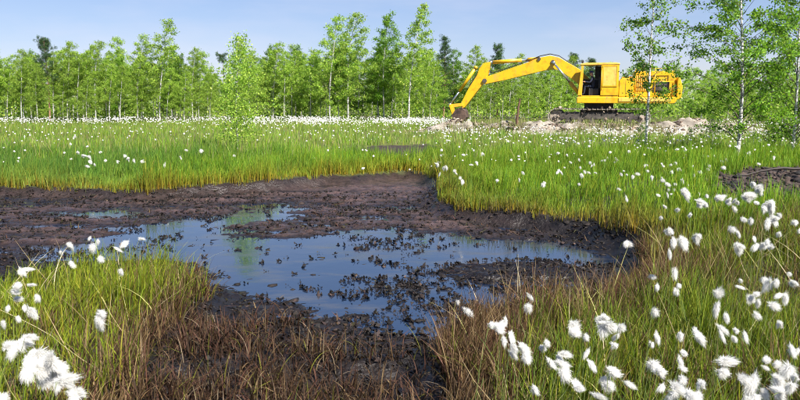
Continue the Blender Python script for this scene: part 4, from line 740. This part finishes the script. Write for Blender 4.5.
bk = pr([(446.5, 115), (450.5, 109), (456.5, 107.5), (460.5, 111.5), (461.5, 117.5), (458, 123), (451.5, 125.5), (447, 123)])
def bucket(bm):
    prism(bm, bk, BY - .46, BY - .43); prism(bm, bk, BY + .43, BY + .46); outer = pr([(450.5, 109), (456.5, 107.5), (460.5, 111.5), (461.5, 117.5), (458, 123), (451.5, 125.5)]); cx_ = sum(p[0] for p in outer) / 6; cz_ = sum(p[1] for p in outer) / 6
    inner = [(cx_ + (x - cx_) * .9, cz_ + (z - cz_) * .9) for x, z in outer]; prism(bm, outer + inner[::-1], BY - .428, BY + .428)
bo = part('bucket', M_RUST, exc, bucket); tx = U(450, 125.3, .18)
for i in range(5):
    yy = BY - .38 + i * .19; part('bucket_tooth', M_STEEL, bo, lambda bm: prism(bm, [(tx[0] + .1, tx[1] + .05), (tx[0] + .1, tx[1] - .03), (tx[0] - .14, tx[1] - .01)], yy - .04, yy + .04))

# ------------------------------------------------------------------ operator in the cab
def operator(loc_local):
    bm = bmesh.new(); lay = bm.verts.layers.skin.verify(); V = []
    def v(p, r): a = bm.verts.new(p); a[lay].radius = (r, r if not isinstance(r, tuple) else r[1]) ; V.append(a); return a
    pel = v((0, 0, .10), .125); w1 = v((-.04, 0, .28), .13); ch = v((-.08, 0, .45), .145); nk = v((-.12, 0, .59), .058); hd0 = v((-.145, 0, .67), .072); hd1 = v((-.16, 0, .76), .088); hd2 = v((-.155, 0, .83), .06)
    for a, b in ((pel, w1), (w1, ch), (ch, nk), (nk, hd0), (hd0, hd1), (hd1, hd2)): bm.edges.new((a, b))
    nose = v((-.255, 0, .735), .016); bm.edges.new((hd1, nose))
    for s in (-1, 1):
        hp = v((-.06, .09 * s, .08), .095); kn = v((-.46, .13 * s, .13), .068); an = v((-.50, .12 * s, -.27), .045); to = v((-.66, .13 * s, -.30), .04)
        for a, b in ((pel, hp), (hp, kn), (kn, an), (an, to)): bm.edges.new((a, b))
        sh = v((-.09, .19 * s, .52), .062); el = v((-.22, .25 * s, .29), .045); wr = v((-.43, .24 * s, .33), .03); pa = v((-.50, .24 * s, .34), .032)
        for a, b in ((ch, sh), (sh, el), (el, wr), (wr, pa)): bm.edges.new((a, b))
        for i in range(4):
            f1 = v((-.555, .24 * s + (i - 1.5) * .02, .35 - .003 * i), .0095); f2 = v((-.575 + .004 * abs(i - 1.3), .24 * s + (i - 1.5) * .02, .325), .0085); bm.edges.new((pa, f1)); bm.edges.new((f1, f2))
        t1 = v((-.50, .24 * s - .045 * s, .335), .010); t2 = v((-.54, .24 * s - .05 * s, .325), .009); bm.edges.new((pa, t1)); bm.edges.new((t1, t2))
    me = bpy.data.meshes.new('person'); bm.to_mesh(me); bm.free(); o = bpy.data.objects.new('person_base', me); COL.objects.link(o)
    for d in me.skin_vertices[0].data: d.use_root = False
    me.skin_vertices[0].data[0].use_root = True
    sk = o.modifiers.new('skin', 'SKIN'); sk.use_smooth_shade = True; su = o.modifiers.new('sub', 'SUBSURF'); su.levels = 1; su.render_levels = 1
    dg = bpy.context.evaluated_depsgraph_get(); me2 = bpy.data.meshes.new_from_object(o.evaluated_get(dg)); bpy.data.objects.remove(o)
    me2.name = 'person'; me2.materials.clear(); me2.materials.append(M_CLOTH); me2.materials.append(M_SKIN)
    for p in me2.polygons:
        c = p.center; p.material_index = 1 if c.z > .61 or (c.x < -.44 and c.z > .28) else 0
    return me2
bpy.context.view_layer.update()
mw = Matrix.Translation(exc.location) @ Matrix.Rotation(-TH, 4, 'Z')
pm = operator(None); pl = mw @ Vector((SXs + .02, -.76, Z1 + .42)); po = link('person', pm); po.location = pl; po.rotation_euler = (0, 0, -TH)
tag(po, 'operator in dark navy clothes and blue cap seated in the excavator cab', 'person')
def cap(bm):
    g = bmesh.ops.create_uvsphere(bm, u_segments=16, v_segments=10, radius=.098); bmesh.ops.transform(bm, matrix=Matrix.Translation((-.155, 0, .80)) @ Matrix.Diagonal((1.05, .9, .8, 1)), verts=g['verts'])
    bmesh.ops.delete(bm, geom=[v for v in bm.verts if v.co.z < .785], context='VERTS'); prism(bm, [(-.23, .787), (-.34, .772), (-.34, .78), (-.23, .8)], -.07, .07)
part('cap', M_CAP, po, cap, 0, True)
for s in (-1, 1):
    part('eye', M_BLACK, po, lambda bm: bmesh.ops.transform(bm, matrix=Matrix.Translation((-.238, .033 * s, .757)), verts=bmesh.ops.create_icosphere(bm, subdivisions=1, radius=.010)['verts']))
    part('ear', M_SKIN, po, lambda bm: bmesh.ops.transform(bm, matrix=Matrix.Translation((-.145, .088 * s, .745)) @ Matrix.Diagonal((.02, .01, .032, 1)), verts=bmesh.ops.create_icosphere(bm, subdivisions=2, radius=1)['verts']))
part('mouth', M_RUST, po, lambda bm: box(bm, -.236, -.228, -.022, .022, .700, .706))
